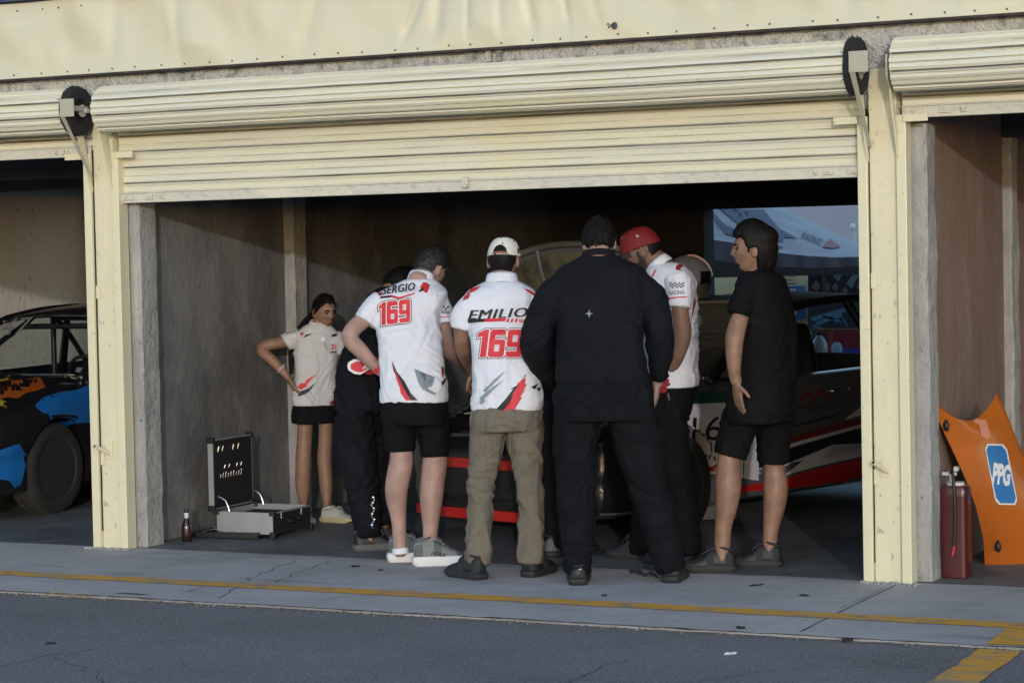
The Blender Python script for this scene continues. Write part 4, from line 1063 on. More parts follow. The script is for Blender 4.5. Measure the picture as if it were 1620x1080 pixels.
SHB = M('black rubber shoe', (.012, .0125, .015), .55, bump=.002, bs=60, var=.4, vs=20); SHB2 = M('black sole', (.020, .020, .021), .7, bump=.002, bs=50); LACE = M('lace', (.022, .022, .024), .8)
shoe(o, F, 762, 912, -.02, -38, (SHB, SHB2, LACE), L=.27); shoe(o, F, 835, 912, .03, 28, (SHB, SHB2, LACE), L=.27)

# ---------------------------------------------------------------- broad man in black shirt and trousers
F = Fig((988, 921))
T = [(947, 404, .15, 27, .85), (948, 412, .14, 44, .62), (950, 428, .12, 70, .54), (951, 465, .1, 76, .52), (949, 505, .06, 68, .58), (949, 545, .02, 67, .62), (951, 580, 0, 71, .66), (954, 604, 0, 76, .68)]
aL = [(896, 448, .12, 17), (862, 492, .1, 18), (846, 540, .12, 18), (858, 584, .26, 14), (880, 615, .42, 10)]
aR = [(1006, 448, .12, 17), (1036, 494, .1, 18), (1044, 540, .12, 17), (1043, 580, .16, 13), (1040, 606, .2, 9)]
lL = [(916, 650, 0, 34), (910, 720, 0, 28), (912, 780, 0, 22), (913, 860, 0, 17), (915, 905, 0, 13)]
lR = [(998, 650, 0, 34), (1012, 720, 0, 28), (1028, 790, 0, 22), (1050, 860, 0, 17), (1061, 905, 0, 13)]
o, hc, ax = person(F, 'broad man in black long sleeved shirt and black trousers, seen from behind', SK2, T, 2, [aL, aR], [lL, lR],
                   (948, 384, .22, 4, 26, 0), [(947, 412, .14, 21), (948, 400, .18, 21), (948, 390, .22, 20)], hands=[((1040, 607, .2), (-.1, .2, -1), (-.8, .2, 0), 1, .5)], covL=9, covA=.75, group='crew members gathered round the car')
hair_obj(o, hc, ax, 1.05, hair_short(.018, -.42), HAIR); eyes(o, hc, ax, 1)
gs = G(); gs.rings(F.torso(T, 2))
for b in ([(895, 446, .12, 20), (873, 468, .1, 24), (856, 510, .1, 24.5), (848, 548, .12, 24), (860, 586, .26, 19), (878, 612, .42, 14)], [(1008, 446, .12, 20), (1030, 470, .1, 24), (1041, 512, .1, 24), (1044, 548, .12, 22), (1043, 580, .16, 17), (1041, 600, .2, 13)]):
    p, r = F.limb(b); gs.tube(p, r, 20, smooth=4, round_end=False)
def pr(g, t):
    dpoly(g, t, [(932, 490), (933.5, 495), (939, 496), (933.5, 497.5), (932, 503), (930.5, 497.5), (925, 496), (930.5, 495)], 1, .003)
cloth('shirt', gs, BKN, o, amp=.006, seed=21.0, prints=pr, pmats=[M('silver print', (.28, .28, .30), .4, metal=.4)])
collar(o, F, 947, 407, .16, 25, .022, 0, 18, BKN)
g = G(); g.rings(F.torso([(954, 592, 0, 71, .68), (956, 625, 0, 78, .7), (957, 664, 0, 78, .68)], 2))
for b in ([(917, 645, 0, 37), (911, 700, 0, 35), (911, 755, 0, 32), (913, 820, 0, 27.5), (914, 870, 0, 23), (914, 907, 0, 21)], [(996, 645, 0, 38), (1008, 700, 0, 36), (1022, 755, 0, 33), (1039, 820, 0, 29), (1052, 865, 0, 26), (1062, 904, 0, 23)]):
    p, r = F.limb(b); g.tube(p, r, 20, smooth=4, round_end=False)
cloth('trousers', g, CL('black trousers', (.008, .009, .0115), .016, 9, var=.3, spec=.12), o, amp=.007, kind='pants', seed=12)
s2, _ = shoe(o, F, 914, 923, -.01, 3, (SHB, SHB2, LACE), L=.27, hi=.10); shoe(o, F, 1060, 920, .0, 14, (SHB, SHB2, LACE), L=.27, hi=.10)
_v = np.array([np.array(v.co) for v in s2.data.vertices])+wloc(s2); tg = Target(_v, [tuple(p.vertices) for p in s2.data.polygons]); 
g = G(); dtext(g, tg, 'V', 920, 897, 6, 6, 0, 0, bold=.02, off=.004); dtext(g, tg, 'L', 918, 898, 4, 6, 8, 0, bold=.0, shear=.3, off=.004)
dpoly(g, tg, [(902, 920), (906, 919), (906, 923), (902, 923)], 0, .004)
if g.n: make('heel_emblem', g, PRW, s2)

# ---------------------------------------------------------------- man in red cap
F = Fig((1060, 890))
T = [(1052, 415, .0, 20, 1.0), (1056, 424, .0, 30, .8), (1062, 444, 0, 38, .7), (1063, 480, 0, 39, .7), (1062, 530, 0, 41, .74), (1061, 575, 0, 43, .78), (1060, 612, 0, 45, .8)]
aN = [(1072, 446, -.2, 18), (1076, 490, -.21, 15.5), (1080, 528, -.2, 14), (1072, 560, -.18, 12), (1062, 584, -.15, 10), (1050, 604, -.13, 8.5)]
aF = [(1046, 450, .22, 17), (1030, 500, .24, 15), (1018, 545, .26, 12), (1012, 590, .3, 9)]
lN = [(1056, 650, -.06, 28), (1067, 740, -.05, 20), (1082, 820, -.04, 16), (1090, 880, -.04, 12)]
lF = [(1055, 650, .14, 30), (1040, 740, .18, 22), (1024, 820, .2, 16), (1014, 880, .2, 12)]
o, hc, ax = person(F, 'bearded man in a red cap and white team polo looking down to the left', SK3, T, -74, [aN, aF], [lN, lF],
                   (1015, 397, .02, -82, 22, 0), [(1050, 424, 0, 19), (1038, 414, .01, 19), (1026, 404, .02, 18)], hands=[((1050, 605, -.13), (-.35, .2, -.9), (.9, .5, 0), 1, .55)], covL=9, group='crew members gathered round the car', sc=1.04)
hair_obj(o, hc, ax, 1.04, hair_short(.006, -.5), HAIR, tufts=False); eyes(o, hc, ax, 1.04)
hair_obj(o, hc, ax, 1.04, beard, M('beard', (.03, .022, .017), .8, bump=.002, bs=200), name='beard', mode='beard')
CAPR = M('cap red dark', (.17, .006, .010), .7, bump=.001, bs=300)
co, ct = cap(o, hc, ax, 1.07, CAPR, M('dark brim', (.03, .012, .015), .7))
g = G(); dpoly(g, ct, [(1006, 371), (1012, 373.5), (1007, 376)], 0, .002); dpoly(g, ct, [(985, 363), (988, 361), (984, 377), (981, 378)], 0, .002); make('cap_print', g, M('print pale pink', (.40, .30, .30), .6), co)
gs = G(); gs.rings(F.torso(T, -74))
for b in ([(1070, 438, -.17, 19), (1075, 460, -.2, 20.5), (1073, 487, -.21, 19)], [(1048, 445, .2, 19), (1036, 480, .23, 19)]):
    p, r = F.limb(b); gs.tube(p, r, 20, smooth=4, round_end=False)
def pr(g, t):
    for i in range(14):
        x, y = 1059+(i % 7)*3.3, 446.5+(i//7)*4.2+(0 if (i % 7) % 2 == 0 else 2.1)
        dpoly(g, t, [(x+1.5, y), (x+4.0, y), (x+2.8, y+2.6), (x+.2, y+2.6)], 1, .003)
    dtext(g, t, 'RACING', 1070.5, 462.5, 24, 6, -4, 1, bold=.0, off=.0045)
    dpoly(g, t, [(1054, 472), (1072, 469), (1087, 469), (1087, 470.5), (1072, 471), (1054, 474.5)], 2, .003)
    dpoly(g, t, bolt(BOLT, 1074, 421, 8, 6, 75), 5, .003); dpoly(g, t, [(1040, 424), (1033, 438), (1030, 440), (1034, 430)], 2, .003)
    dpoly(g, t, [(1098, 470), (1101, 478), (1095, 500), (1093, 506)], 5, .003)
cloth('shirt', gs, WH, o, amp=.006, seed=31.0, prints=pr, pmats=PM)
collar(o, F, 1044, 420, .0, 21, .030, -74, 42, WH)
g = G(); g.rings(F.torso([(1061, 602, 0, 42, .8), (1058, 630, 0, 41, .82), (1052, 668, 0, 36, .8)], -74))
for b in ([(1053, 650, -.06, 33), (1063, 720, -.05, 28), (1078, 800, -.04, 25), (1090, 878, -.04, 22)], [(1046, 650, .14, 33), (1036, 730, .18, 29), (1024, 810, .2, 25), (1015, 878, .2, 21)]):
    p, r = F.limb(b); g.tube(p, r, 20, smooth=4, round_end=False)
cloth('trousers', g, BKC, o, amp=.006, kind='pants', seed=15)
shoe(o, F, 1098, 888, -.03, -80, (SHB, SHB2, LACE), L=.27); shoe(o, F, 1030, 890, .2, -60, (SHB, SHB2, LACE), L=.27)
g = G(); rr = random.Random(8)
for i in range(9): g.ell(F.P(1052+rr.uniform(-12, 16), 607+rr.uniform(-8, 10), -.15+rr.uniform(-.03, .02)), (rr.uniform(.015, .035), .015, rr.uniform(.012, .03)), n=10, k=6)
v, f, n_ = remesh(g, .006, 4); v = fold(v, n_, .008, 'pants', 3); g = G(); g.add(v, f)
tag(make('glove', g, M('red cloth', (.30, .015, .03), .8), smooth=True, auto=False), 'crumpled dark red glove held in the hand of the man in the red cap', 'glove')

# ---------------------------------------------------------------- man in black T-shirt and shorts
F = Fig((1180, 903))
T = [(1198, 427, .02, 21, 1.0), (1202, 436, 0, 34, .75), (1205, 455, 0, 42, .62), (1209, 485, 0, 46, .62), (1212, 530, 0, 47, .68), (1211, 575, 0, 49, .74), (1208, 612, 0, 52, .78)]
aN = [(1183, 460, -.12, 18), (1172, 498, -.17, 16), (1163, 530, -.2, 15), (1161, 560, -.21, 13), (1162, 590, -.2, 10), (1165, 603, -.2, 9)]
aF = [(1222, 462, .2, 17), (1232, 500, .24, 15), (1236, 545, .26, 12), (1222, 585, .3, 9)]
lN = [(1164, 690, 0, 27), (1153, 728, 0, 23.5), (1152, 765, 0, 21), (1150, 795, 0, 18.5), (1144, 835, 0, 13.5), (1142, 885, 0, 13)]
lF = [(1224, 690, .15, 25), (1225, 735, .15, 21.5), (1227, 770, .15, 20), (1225, 800, .15, 18), (1219, 840, .15, 12.5), (1216, 885, .15, 12)]
o, hc, ax = person(F, 'young man with thick black hair in a black T-shirt and black shorts, hand on hip', SK1, T, -58, [aN, aF], [lN, lF],
                   (1191, 394, -.02, -84, 2, 0), [(1200, 434, .01, 19), (1197, 418, -.01, 17.5), (1194, 404, -.02, 17)], hands=[((1165, 605, -.2), (.10, .12, -1), (.95, .5, .1), 1, .25)], group='crew members gathered round the car')
def ex(g):
    g.ell(hc+(-ax[1]*.062-ax[2]*.040), (.064, .062, .088), ax=ax, n=24, k=14); g.ell(hc+(-ax[1]*.03+ax[2]*.055), (.088, .105, .075), ax=ax, n=24, k=14); g.ell(hc+(ax[1]*.055+ax[2]*.085), (.06, .045, .035), ax=ax, n=20, k=10)
g = G(); head_g(g, hc, ax, 1.0, mode='hair', hair=hair_long); ex(g)
make('hair', g, HAIR, o, smooth=True, auto=False); eyes(o, hc, ax, 1)
gs = G(); gs.rings(F.torso(T, -58))
for b in ([(1186, 452, -.1, 20), (1176, 475, -.15, 20), (1167, 500, -.18, 17)], [(1220, 455, .18, 19), (1230, 500, .22, 18)]):
    p, r = F.limb(b); gs.tube(p, r, 20, smooth=4, round_end=False)
cloth('t_shirt', gs, BKC, o, amp=.006, seed=41.0)
g = G(); g.rings(F.torso([(1208, 598, 0, 50, .78), (1205, 630, 0, 54, .78), (1204, 668, 0, 51, .75)], -58))
for b in ([(1176, 655, 0, 33), (1164, 690, 0, 28), (1155, 722, 0, 26)], [(1225, 655, .12, 33), (1224, 700, .14, 27), (1222, 733, .15, 24.5)]):
    p, r = F.limb(b); g.tube(p, r, 20, smooth=4, round_end=False)
cloth('shorts', g, BKC, o, amp=.005, kind='pants', seed=17)
shoe(o, F, 1160, 900, .0, -84, (SHB, SHB2, LACE), L=.27); shoe(o, F, 1234, 898, .15, -78, (SHB, SHB2, LACE), L=.24)

# ---------------------------------------------------------------- girl by the wall
F = Fig((500, 825))
T = [(503, 511, 0, 15, .95), (502, 518, 0, 25, .7), (501, 530, 0, 33, .58), (500, 555, 0, 33, .62), (499, 580, 0, 32, .64), (498, 610, 0, 33, .7), (497, 640, 0, 35, .74)]
aL = [(471, 534, 0, 12), (452, 540, 0, 11), (413, 550, -.03, 9), (432, 571, -.06, 8.3), (449, 589, -.08, 6.5), (454, 595, -.08, 6)]
aR = [(531, 534, 0, 12), (541, 565, .05, 9.5), (544, 595, .1, 7.5), (538, 618, .12, 6)]
lL = [(484, 650, 0, 17), (482, 690, 0, 15.5), (480, 722, 0, 12.5), (479, 740, 0, 12), (479, 768, .01, 11.5), (480, 800, .02, 7), (481, 818, .02, 7)]
lR = [(515, 650, 0, 16), (515, 690, 0, 14), (513, 722, 0, 11.5), (514, 740, 0, 11), (516, 768, 0, 10.5), (517, 795, 0, 6.5), (517, 815, 0, 6.5)]
o, hc, ax = person(F, 'girl with dark ponytail in white polo and black skirt by the wall', SK1, T, 165, [aL, aR], [lL, lR],
                   (513, 493, -.01, 143, 12, 0), [(503, 520, 0, 11), (506, 508, 0, 10.5), (510, 498, 0, 11)], hands=[((455, 597, -.08), (.5, 0, -.85), (.85, .3, .45), -1, .35)], sc=.86)
def ex(g):
    tp = hc-ax[1]*.085-ax[2]*.0
    g.tube([tp+ax[1]*.02, F.P(486, 505, .10), F.P(478, 516, .14), F.P(470, 530, .16), F.P(462, 560, .16), F.P(460, 590, .15)], [.018, .019, .021, .024, .022, .010], 14)
    g.ell(tp+ax[1]*.012, (.022, .016, .022), ax=ax, n=12, k=8)
g = G(); head_g(g, hc, ax, .86, mode='hair', hair=hair_girl); ex(g); strands(g, hc, ax, .86, hair_girl, .04, 700); make('hair', g, HAIR, o, smooth=True, auto=False); eyes(o, hc, ax, .86)
g = G(); g.ell(hc+(ax[1]*.094-ax[2]*.058)*.86, (.019, .006, .0065), ax=ax, n=14, k=8); make('lips', g, M('lips', (.30, .09, .075), .5), o, smooth=True)
gs = G(); gs.rings(F.torso(T[:-1]+[(497, 628, 0, 35, .74), (498, 641, 0, 35.5, .74)], 165))
for b in ([(474, 531, 0, 14), (464, 535, 0, 14.5), (452, 542, 0, 14.5)], [(528, 531, 0, 14), (536, 545, .03, 13.5), (540, 556, .05, 12.5)]):
    p, r = F.limb(b); gs.tube(p, r, 20, smooth=4, round_end=False)
def pr(g, t):
    dpoly(g, t, [(500, 592), (485, 600), (482, 606), (475, 606), (471, 613), (476, 616), (484, 612), (487, 606)], 2, .003); dpoly(g, t, [(500, 605), (488, 614), (472, 620), (472, 627), (483, 623), (480, 626), (490, 618)], 1, .003)
    for q in ((480, 620, 497, 640), (486, 634, 512, 606), (492, 640, 520, 612), (500, 640, 526, 618), (484, 612, 500, 634)):
        dpoly(g, t, [(q[0], q[1]), (q[0]+.8, q[1]-.5), (q[2]+.8, q[3]), (q[2], q[3]+.5)], 4, .002)
    dpoly(g, t, [(521, 637), (528, 631), (533, 632), (533, 641), (524, 641)], 5, .003)
    dpoly(g, t, [(475, 527), (480, 525), (480, 529), (476, 531)], 5, .003); dpoly(g, t, [(479, 535), (484, 529), (495, 527), (488, 531)], 1, .003)
    dpoly(g, t, [(523, 530), (532, 527), (533, 531), (527, 533)], 1, .003)
    dtext(g, t, '71', 528, 549, 8, 8, 0, 2, bold=.03, off=.003); dpoly(g, t, [(523, 556), (532, 556), (532, 558), (523, 558)], 1, .003)
    for i in range(5): dpoly(g, t, [(449+i*4, 524+((i*7) % 4)), (452+i*4, 523+((i*7) % 4)), (451+i*4, 526+((i*7) % 4))], 1, .003)
    dpoly(g, t, [(508, 534), (513, 533), (514, 539), (509, 540)], 3, .004); dpoly(g, t, [(511, 533), (512, 533), (516, 556), (515, 556)], 4, .002)
cloth('shirt', gs, OFFW, o, amp=.005, seed=51.0, prints=pr, pmats=PM, voxel=.006)
collar(o, F, 504, 514, -.0, 14.5, .022, 150, 12, OFFW)
g = G(); g.rings(F.torso([(497, 618, 0, 29, .74), (497, 636, 0, 32, .74), (497, 650, 0, 35, .76), (497, 669, 0, 36, .76)], 165)); cloth('skirt', g, BKC, o, amp=.003, kind='pants', seed=19, voxel=.006)
for q in range(3):
    g = G(); p = F.P(445, 585-q*2.2, -.08); d = nrm(F.P(450, 590, -.08)-F.P(444, 583, -.08)); u = nrm(np.cross(d, UP)); w = np.cross(d, u)
    g.tube([p+(u*cos(a)+w*sin(a))*7.6*F.k for a in np.linspace(0, 2*pi, 20)], .003, 6, smooth=1, round_end=False); make('bracelet', g, M('bracelet', (.55, .38, .36), .5), o, smooth=True)
SHC = M('cream shoe', (.50, .48, .44), .7, bump=.002, bs=120, var=.15, vs=20)
shoe(o, F, 512, 824, 0, 118, (SHC, M('yellow tinted sole', (.45, .42, .22), .6), SHC), L=.235, hi=.085, sole=.03); shoe(o, F, 480, 824, .05, 170, (SHC, SHW, SHC), L=.235, hi=.085, sole=.03)

# ---------------------------------------------------------------- person in black overalls stooping
F = Fig((585, 868))
T = [(622, 452, .1, 16, 1.0), (618, 462, .1, 30, .8), (608, 490, .08, 36, .7), (594, 530, .05, 38, .72), (578, 570, .02, 38, .78), (570, 610, 0, 37, .85), (570, 650, 0, 37, .85)]
aN = [(604, 490, -.12, 17), (592, 530, -.16, 16), (590, 560, -.18, 14), (603, 580, -.17, 10), (598, 583, -.16, 9)]
aF = [(620, 490, .25, 17), (650, 530, .3, 14), (680, 560, .35, 10)]
lN = [(562, 660, -.05, 26), (568, 730, -.05, 21), (577, 790, -.05, 17), (585, 855, -.05, 13)]
lF = [(582, 660, .15, 26), (596, 740, .2, 20), (606, 830, .22, 13)]
o, hc, ax = person(F, 'person in black racing overalls bending forward behind the man with SERGIO on his shirt', SK1, T, 62, [aN, aF], [lN, lF],
                   (634, 457, .14, 62, 45, 0), [(620, 462, .1, 18), (627, 455, .12, 17)], covL=9, group='crew members gathered round the car')
hair_obj(o, hc, ax, 1.0, hair_short(.018, -.5), HAIR); eyes(o, hc, ax, 1)
gs = G(); gs.rings(F.torso(T, 62)); 
for b in (aN, aF):
    p, r = F.limb(b[:-1], 1.2); gs.tube(p, r, 18, smooth=4)
for b in ([(560, 655, -.05, 29), (566, 720, -.05, 27), (575, 780, -.05, 24), (581, 820, -.05, 22), (584, 850, -.05, 20)], [(580, 655, .15, 30), (594, 740, .2, 26), (604, 830, .22, 20)]):
    p, r = F.limb(b); gs.tube(p, r, 20, smooth=4, round_end=False)
cloth('overalls', gs, BKN, o, amp=.010, kind='pants', seed=61.0, voxel=.008)
# red and white racing glove on the hand behind the back
c = F.P(577, 580, -.30)
g = G(); hand(g, F.P(604, 583, -.22), -RT*1.0+UP*.12, -FW, 1, .15, sc=1.0); v, f, n_ = remesh(g, .005, 4)
g = G(); g.add(v, f)
def plate(sx, sy, dy): return [c-FW*dy+RT*(x*sx)*F.k+UP*(y*sy)*F.k for x, y in ((-1, .15), (-.92, .55), (-.6, .88), (-.1, .85), (.45, .35), (1, .05), (1, -.2), (.45, -.15), (.1, -.45), (-.25, -.85), (-.6, -.75), (-.92, -.35))]
g.prism(plate(27, 14, .0), FW, .012, 1); g.prism(plate(22, 9.5, .010), FW, .010, 0)
L = [(-3, -3), (1, 4), (2, 4), (3, -1), (9, -3), (2, -3), (1, 0), (-1, -3)]
g.prism([c-FW*.0165+RT*x*F.k*1.2+UP*y*F.k for x, y in L], FW, .003, 1)
make('glove', g, [PRR, PRW], o, smooth=False)
shoe(o, F, 563, 868, -.05, 75, (SHB, M('grey boot sole', (.10, .10, .10), .8)), L=.29, hi=.11); shoe(o, F, 590, 868, .25, 70, (SHB, SHB2, LACE), L=.28, hi=.11)
g = G(); P = [F.P(590+2*sin(i*1.7), 786+i*4.4, -.14-.02*i/12) for i in range(12)]
g.tube(P, .005, 6); 
for i in range(0, 12, 2): g.ell(P[i]-FW*.004, (.010, .005, .008), n=8, k=5)
make('key_chain', g, M('chrome', (.7, .7, .7), .25, metal=1), o, smooth=True)

# ---------------------------------------------------------------- dark legs behind, leaning into the engine bay
F = Fig((884, 880))
T = [(868, 500, .45, 20, .8), (870, 508, .42, 40, .65), (874, 525, .35, 46, .6), (880, 560, .2, 42, .6), (886, 600, .05, 40, .7), (888, 640, 0, 40, .75)]
arm1 = [(840, 520, .4, 15), (835, 560, .5, 12), (842, 590, .6, 9)]; arm2 = [(905, 520, .4, 15), (910, 565, .5, 12), (905, 600, .6, 9)]
l1 = [(878, 660, 0, 24), (879, 740, 0, 19), (880, 860, 0, 12)]; l2 = [(905, 660, 0, 24), (912, 740, 0, 19), (916, 860, 0, 12)]
o, hc, ax = person(F, 'person in black trousers leaning into the engine bay between khaki trousers and the broad man', SK3, T, 5, [arm1, arm2], [l1, l2], (872, 488, .6, 5, 60, 0), [(868, 502, .45, 18), (870, 495, .52, 17)], covL=9, group='crew members gathered round the car')
hair_obj(o, hc, ax, 1.0, hair_short(.012, -.5), HAIR); eyes(o, hc, ax, 1)
gs = G(); gs.rings(F.torso(T, 5)); cloth('shirt', gs, BKC, o, amp=.005, seed=71)
gs = G(); gs.rings(F.torso([(888, 610, 0, 40, .75), (888, 665, 0, 40, .75)], 5))
for b in ([(880, 650, 0, 24), (880, 740, 0, 23), (880, 800, 0, 20), (880, 868, 0, 18)], [(905, 650, 0, 24), (912, 740, 0, 22), (916, 868, 0, 18)]):
    p, r = F.limb(b); gs.tube(p, r, 18, smooth=4, round_end=False)
cloth('trousers', gs, BKC, o, amp=.006, kind='pants', seed=72)
shoe(o, F, 876, 884, 0, -10, (M('dark grey shoe', (.12, .125, .13), .8, bump=.002, bs=100), SHB2), L=.26); shoe(o, F, 918, 884, .05, 15, (SHB, SHB2, LACE), L=.26)
# ================================================================ CARS
GLASS = bpy.data.materials.new('car glass'); GLASS.use_nodes = True
_n = GLASS.node_tree; _b = _n.nodes['Principled BSDF']; _n.nodes.remove(_b)
_t = _n.nodes.new('ShaderNodeBsdfTransparent'); _t.inputs[0].default_value = (.92, .94, .94, 1)
_g = _n.nodes.new('ShaderNodeBsdfGlossy'); _g.inputs['Roughness'].default_value = .03
_fr = _n.nodes.new('ShaderNodeValue'); _fr.outputs[0].default_value = .045
_mx = _n.nodes.new('ShaderNodeMixShader'); _n.links.new(_fr.outputs[0], _mx.inputs[0]); _n.links.new(_t.outputs[0], _mx.inputs[1]); _n.links.new(_g.outputs[0], _mx.inputs[2])
_n.links.new(_mx.outputs[0], _n.nodes['Material Output'].inputs[0])
TYRE = M('tyre rubber', (.022, .022, .022), .85, bump=.002, bs=60)
RIM = M('dark rim', (.05, .05, .055), .3, metal=.7)
CHR = M('chrome', (.7, .7, .7), .2, metal=1)
PLA = M('black plastic', (.012, .012, .013), .5, bump=.001, bs=80)
BAY = M('engine black', (.02, .02, .022), .6, bump=.01, bs=30, var=.5, vs=9)

def boolsub(g, cutters):
    me = raw('tmp', g, [], False); bm = bmesh.new(); bm.from_mesh(me); bmesh.ops.remove_doubles(bm, verts=bm.verts, dist=1e-5); bmesh.ops.recalc_face_normals(bm, faces=bm.faces); bm.to_mesh(me); bm.free()
    o = bpy.data.objects.new('tmp', me); COL.objects.link(o); tmp = []
    for c in cutters:
        m2 = raw('cut', c, [], False); bm = bmesh.new(); bm.from_mesh(m2); bmesh.ops.recalc_face_normals(bm, faces=bm.faces); bm.to_mesh(m2); bm.free()
        q = bpy.data.objects.new('cut', m2); COL.objects.link(q); tmp.append(q)
        b = o.modifiers.new('b', 'BOOLEAN'); b.operation = 'DIFFERENCE'; b.object = q; b.solver = 'EXACT'
    dg = bpy.context.evaluated_depsgraph_get(); ev = o.evaluated_get(dg); em = ev.to_mesh()
    v = np.zeros(len(em.vertices)*3); em.vertices.foreach_get('co', v); f = [tuple(p.vertices) for p in em.polygons]
    ev.to_mesh_clear()
    for q in tmp+[o]: bpy.data.objects.remove(q)
    return v.reshape(-1, 3), f

def race_car(name, label, F, al, body, roofm, open_bonnet, livery=None, glass_print=None, bumper=None):
    a = radians(al); F = A(F[0], F[1], 0)
    X = A(cos(a), -sin(a), 0); Yd = A(sin(a), cos(a), 0); AX = np.array([X, Yd, UP])
    L = lambda x, y, z: F+X*x+Yd*y+UP*z
    car = thing(name, L(0, 1.9, 0), label, 'car')
    #      y     w    zbot belt  wc   zc
    ST = [(0.00, .50, .24, .50, .30, .505), (.03, .64, .18, .53, .45, .535), (.10, .75, .155, .60, .52, .60), (.101, .752, .155, .60, .55, .40), (.25, .795, .15, .68, .60, .40), (.45, .815, .15, .74, .62, .40), (.72, .83, .15, .79, .62, .40), (1.04, .825, .15, .84, .62, .40),
          (1.041, .825, .15, .84, .62, .85), (1.25, .82, .15, .87, .66, .885), (1.251, .82, .15, .87, .70, .34), (1.8, .825, .15, .875, .72, .34), (2.4, .83, .15, .885, .72, .34), (3.1, .835, .15, .90, .71, .34), (3.40, .815, .16, .92, .68, .34), (3.401, .815, .16, .92, .60, .925), (3.6, .76, .19, .90, .5, .905), (3.72, .66, .26, .80, .4, .80), (3.75, .52, .32, .70, .3, .70)]
    R = []
    for y, w, zb, bt, wc, zc in ST:
        h = [(0, zb), (.84*w, zb), (.955*w, zb+.03), (.985*w, zb+.12), (w*.975, (zb+bt)*.47), (w, (zb+bt)*.5+.04), (w*.995, bt-.16), (w*.985, bt-.07), (w*.945, bt-.012), (w*.90, bt), (wc, bt+(.0 if zc < bt-.1 else (zc-bt)*.7)), (wc*.98, zc), (0, zc)]
        if zc > bt-.1: h[-1] = (0, zc+.015)
        ring = [L(x, y, z) for x, z in h]+[L(-x, y, z) for x, z in h[1:-1][::-1]]
        R.append(np.array(ring))
    g = G(); g.rings(R); cut = []
    for ya in (.72, 3.12):
        for s in (-1, 1):
            c = G(); c.cyl(L(s*.60, ya, .30), L(s*1.0, ya, .30), .335, 48); cut.append(c)
    v, f = boolsub(g, cut)
    bon = None
    if not open_bonnet:
        rows = [[L(x*(.60+.02*u), .10+.98*u, .60+(.86-.60)*u**.75+.06*(1-x*x)) for x in np.linspace(-1, 1, 17)] for u in np.linspace(0, 1, 14)]
        bon = G(); bon.slab(np.array(rows), UP, .02)
    g = G(); g.add(v, f); tb = Target(np.concatenate([v, bon.arr()]), list(f)+[tuple(i+len(v) for i in q) for q in bon.f]) if bon else Target(v, f)
    mats = [body]
    if livery: mats += livery(g, tb)
    o = make('body', g, mats, car, smooth=True)
    # seams: door and bonnet shut lines as thin grooves on the flank
    def flank(y, z): 
        w = np.interp(y, [q[0] for q in ST], [q[1] for q in ST]); b = np.interp(y, [q[0] for q in ST], [q[3] for q in ST]); zb = .155
        xs = np.interp(z, [zb, zb+.03, zb+.12, (zb+b)*.5+.04, b-.16, b-.07, b-.012], [.84*w, .955*w, .985*w, w, w*.995, w*.985, w*.945]); return xs
    for s in (-1, 1):
        g = G()
        for pts in ([(1.30, z) for z in np.linspace(.24, .86, 12)], [(2.62, z) for z in np.linspace(.24, .88, 12)], [(y, .24) for y in np.linspace(1.30, 2.62, 12)]):
            g.tube([L(s*(flank(y, z)+.0005), y, z) for y, z in pts], .003, 6, smooth=1)
        make('door_seam', g, DK, car)
        g = G(); hy = 2.28; g.tube([L(s*(flank(hy-.09+q, .76)+d), hy-.09+q, .765) for q, d in ((0, .002), (.02, .022), (.09, .028), (.16, .022), (.18, .002))], [.010, .014, .015, .014, .010], 12); make('door_handle', g, CHR, car, smooth=True)
        g = G(); m0 = L(s*.80, 1.36, .90); g.tube([m0-X*s*.06, m0+X*s*.02+UP*.02], .012, 8); 
        g.ell(m0+X*s*.09+UP*.05, (.095, .05, .058), ax=AX, n=20, k=12); mo = make('door_mirror', g, PLA, car, smooth=True)
        g = G(); g.ell(m0+X*s*.09+UP*.05+Yd*.043, (.078, .012, .043), ax=AX, n=20, k=8); make('mirror_glass', g, CHR, mo, smooth=True)
    # wheels
    for ya in (.72, 3.12):
        for s in (-1, 1):
            w = thing('wheel', L(s*.70, ya, .30), None, None) ; w.parent = car; w.location = np.array(w.location)-wloc(car)
            ax = np.array([Yd, UP, X*s]); c = L(s*.70, ya, .298)
            g = G(); g.lathe([(.205, -.095), (.25, -.10), (.285, -.095), (.298, -.075), (.298, .070), (.294, .088), (.278, .10), (.24, .104), (.212, .098), (.205, .088)], c, n=64, ax=ax)
            for rr_, q in ((.2985, -.045), (.2985, 0), (.2985, .045)): pass
            make('tyre', g, TYRE, w, smooth=True)
            g = G()
            for k in range(64):
                t = 2*pi*k/64; d = Yd*cos(t)+UP*sin(t); e = -Yd*sin(t)+UP*cos(t)
                for q, sk in ((-.056, .4), (.0, -.3), (.056, .4)): g.box(c+d*.2975+X*s*q, (.042, .014, .006), ax=np.array([nrm(X*s+e*sk), nrm(e-X*s*sk), d]))
            make('tread', g, M('tread block', (.035, .035, .033), .9), w)
            g = G(); g.lathe([(.05, .055), (.19, .035), (.205, .075), (.214, .092), (.216, .06), (.208, -.08), (.19, -.08), (.185, .02), (.05, .02)], c, n=48, ax=ax)
            for k in range(10):
                t = 2*pi*k/10; d = Yd*cos(t)+UP*sin(t); e = -Yd*sin(t)+UP*cos(t); g.box(c+d*.12+X*s*.068, (.16, .022, .02), ax=np.array([d, e, X*s]))
            for k in range(4):
                t = 2*pi*k/4+.3; g.cyl(c+(Yd*cos(t)+UP*sin(t))*.05+X*s*.06, c+(Yd*cos(t)+UP*sin(t))*.05+X*s*.09, .009, 8)
            make('rim', g, RIM, w, smooth=True)
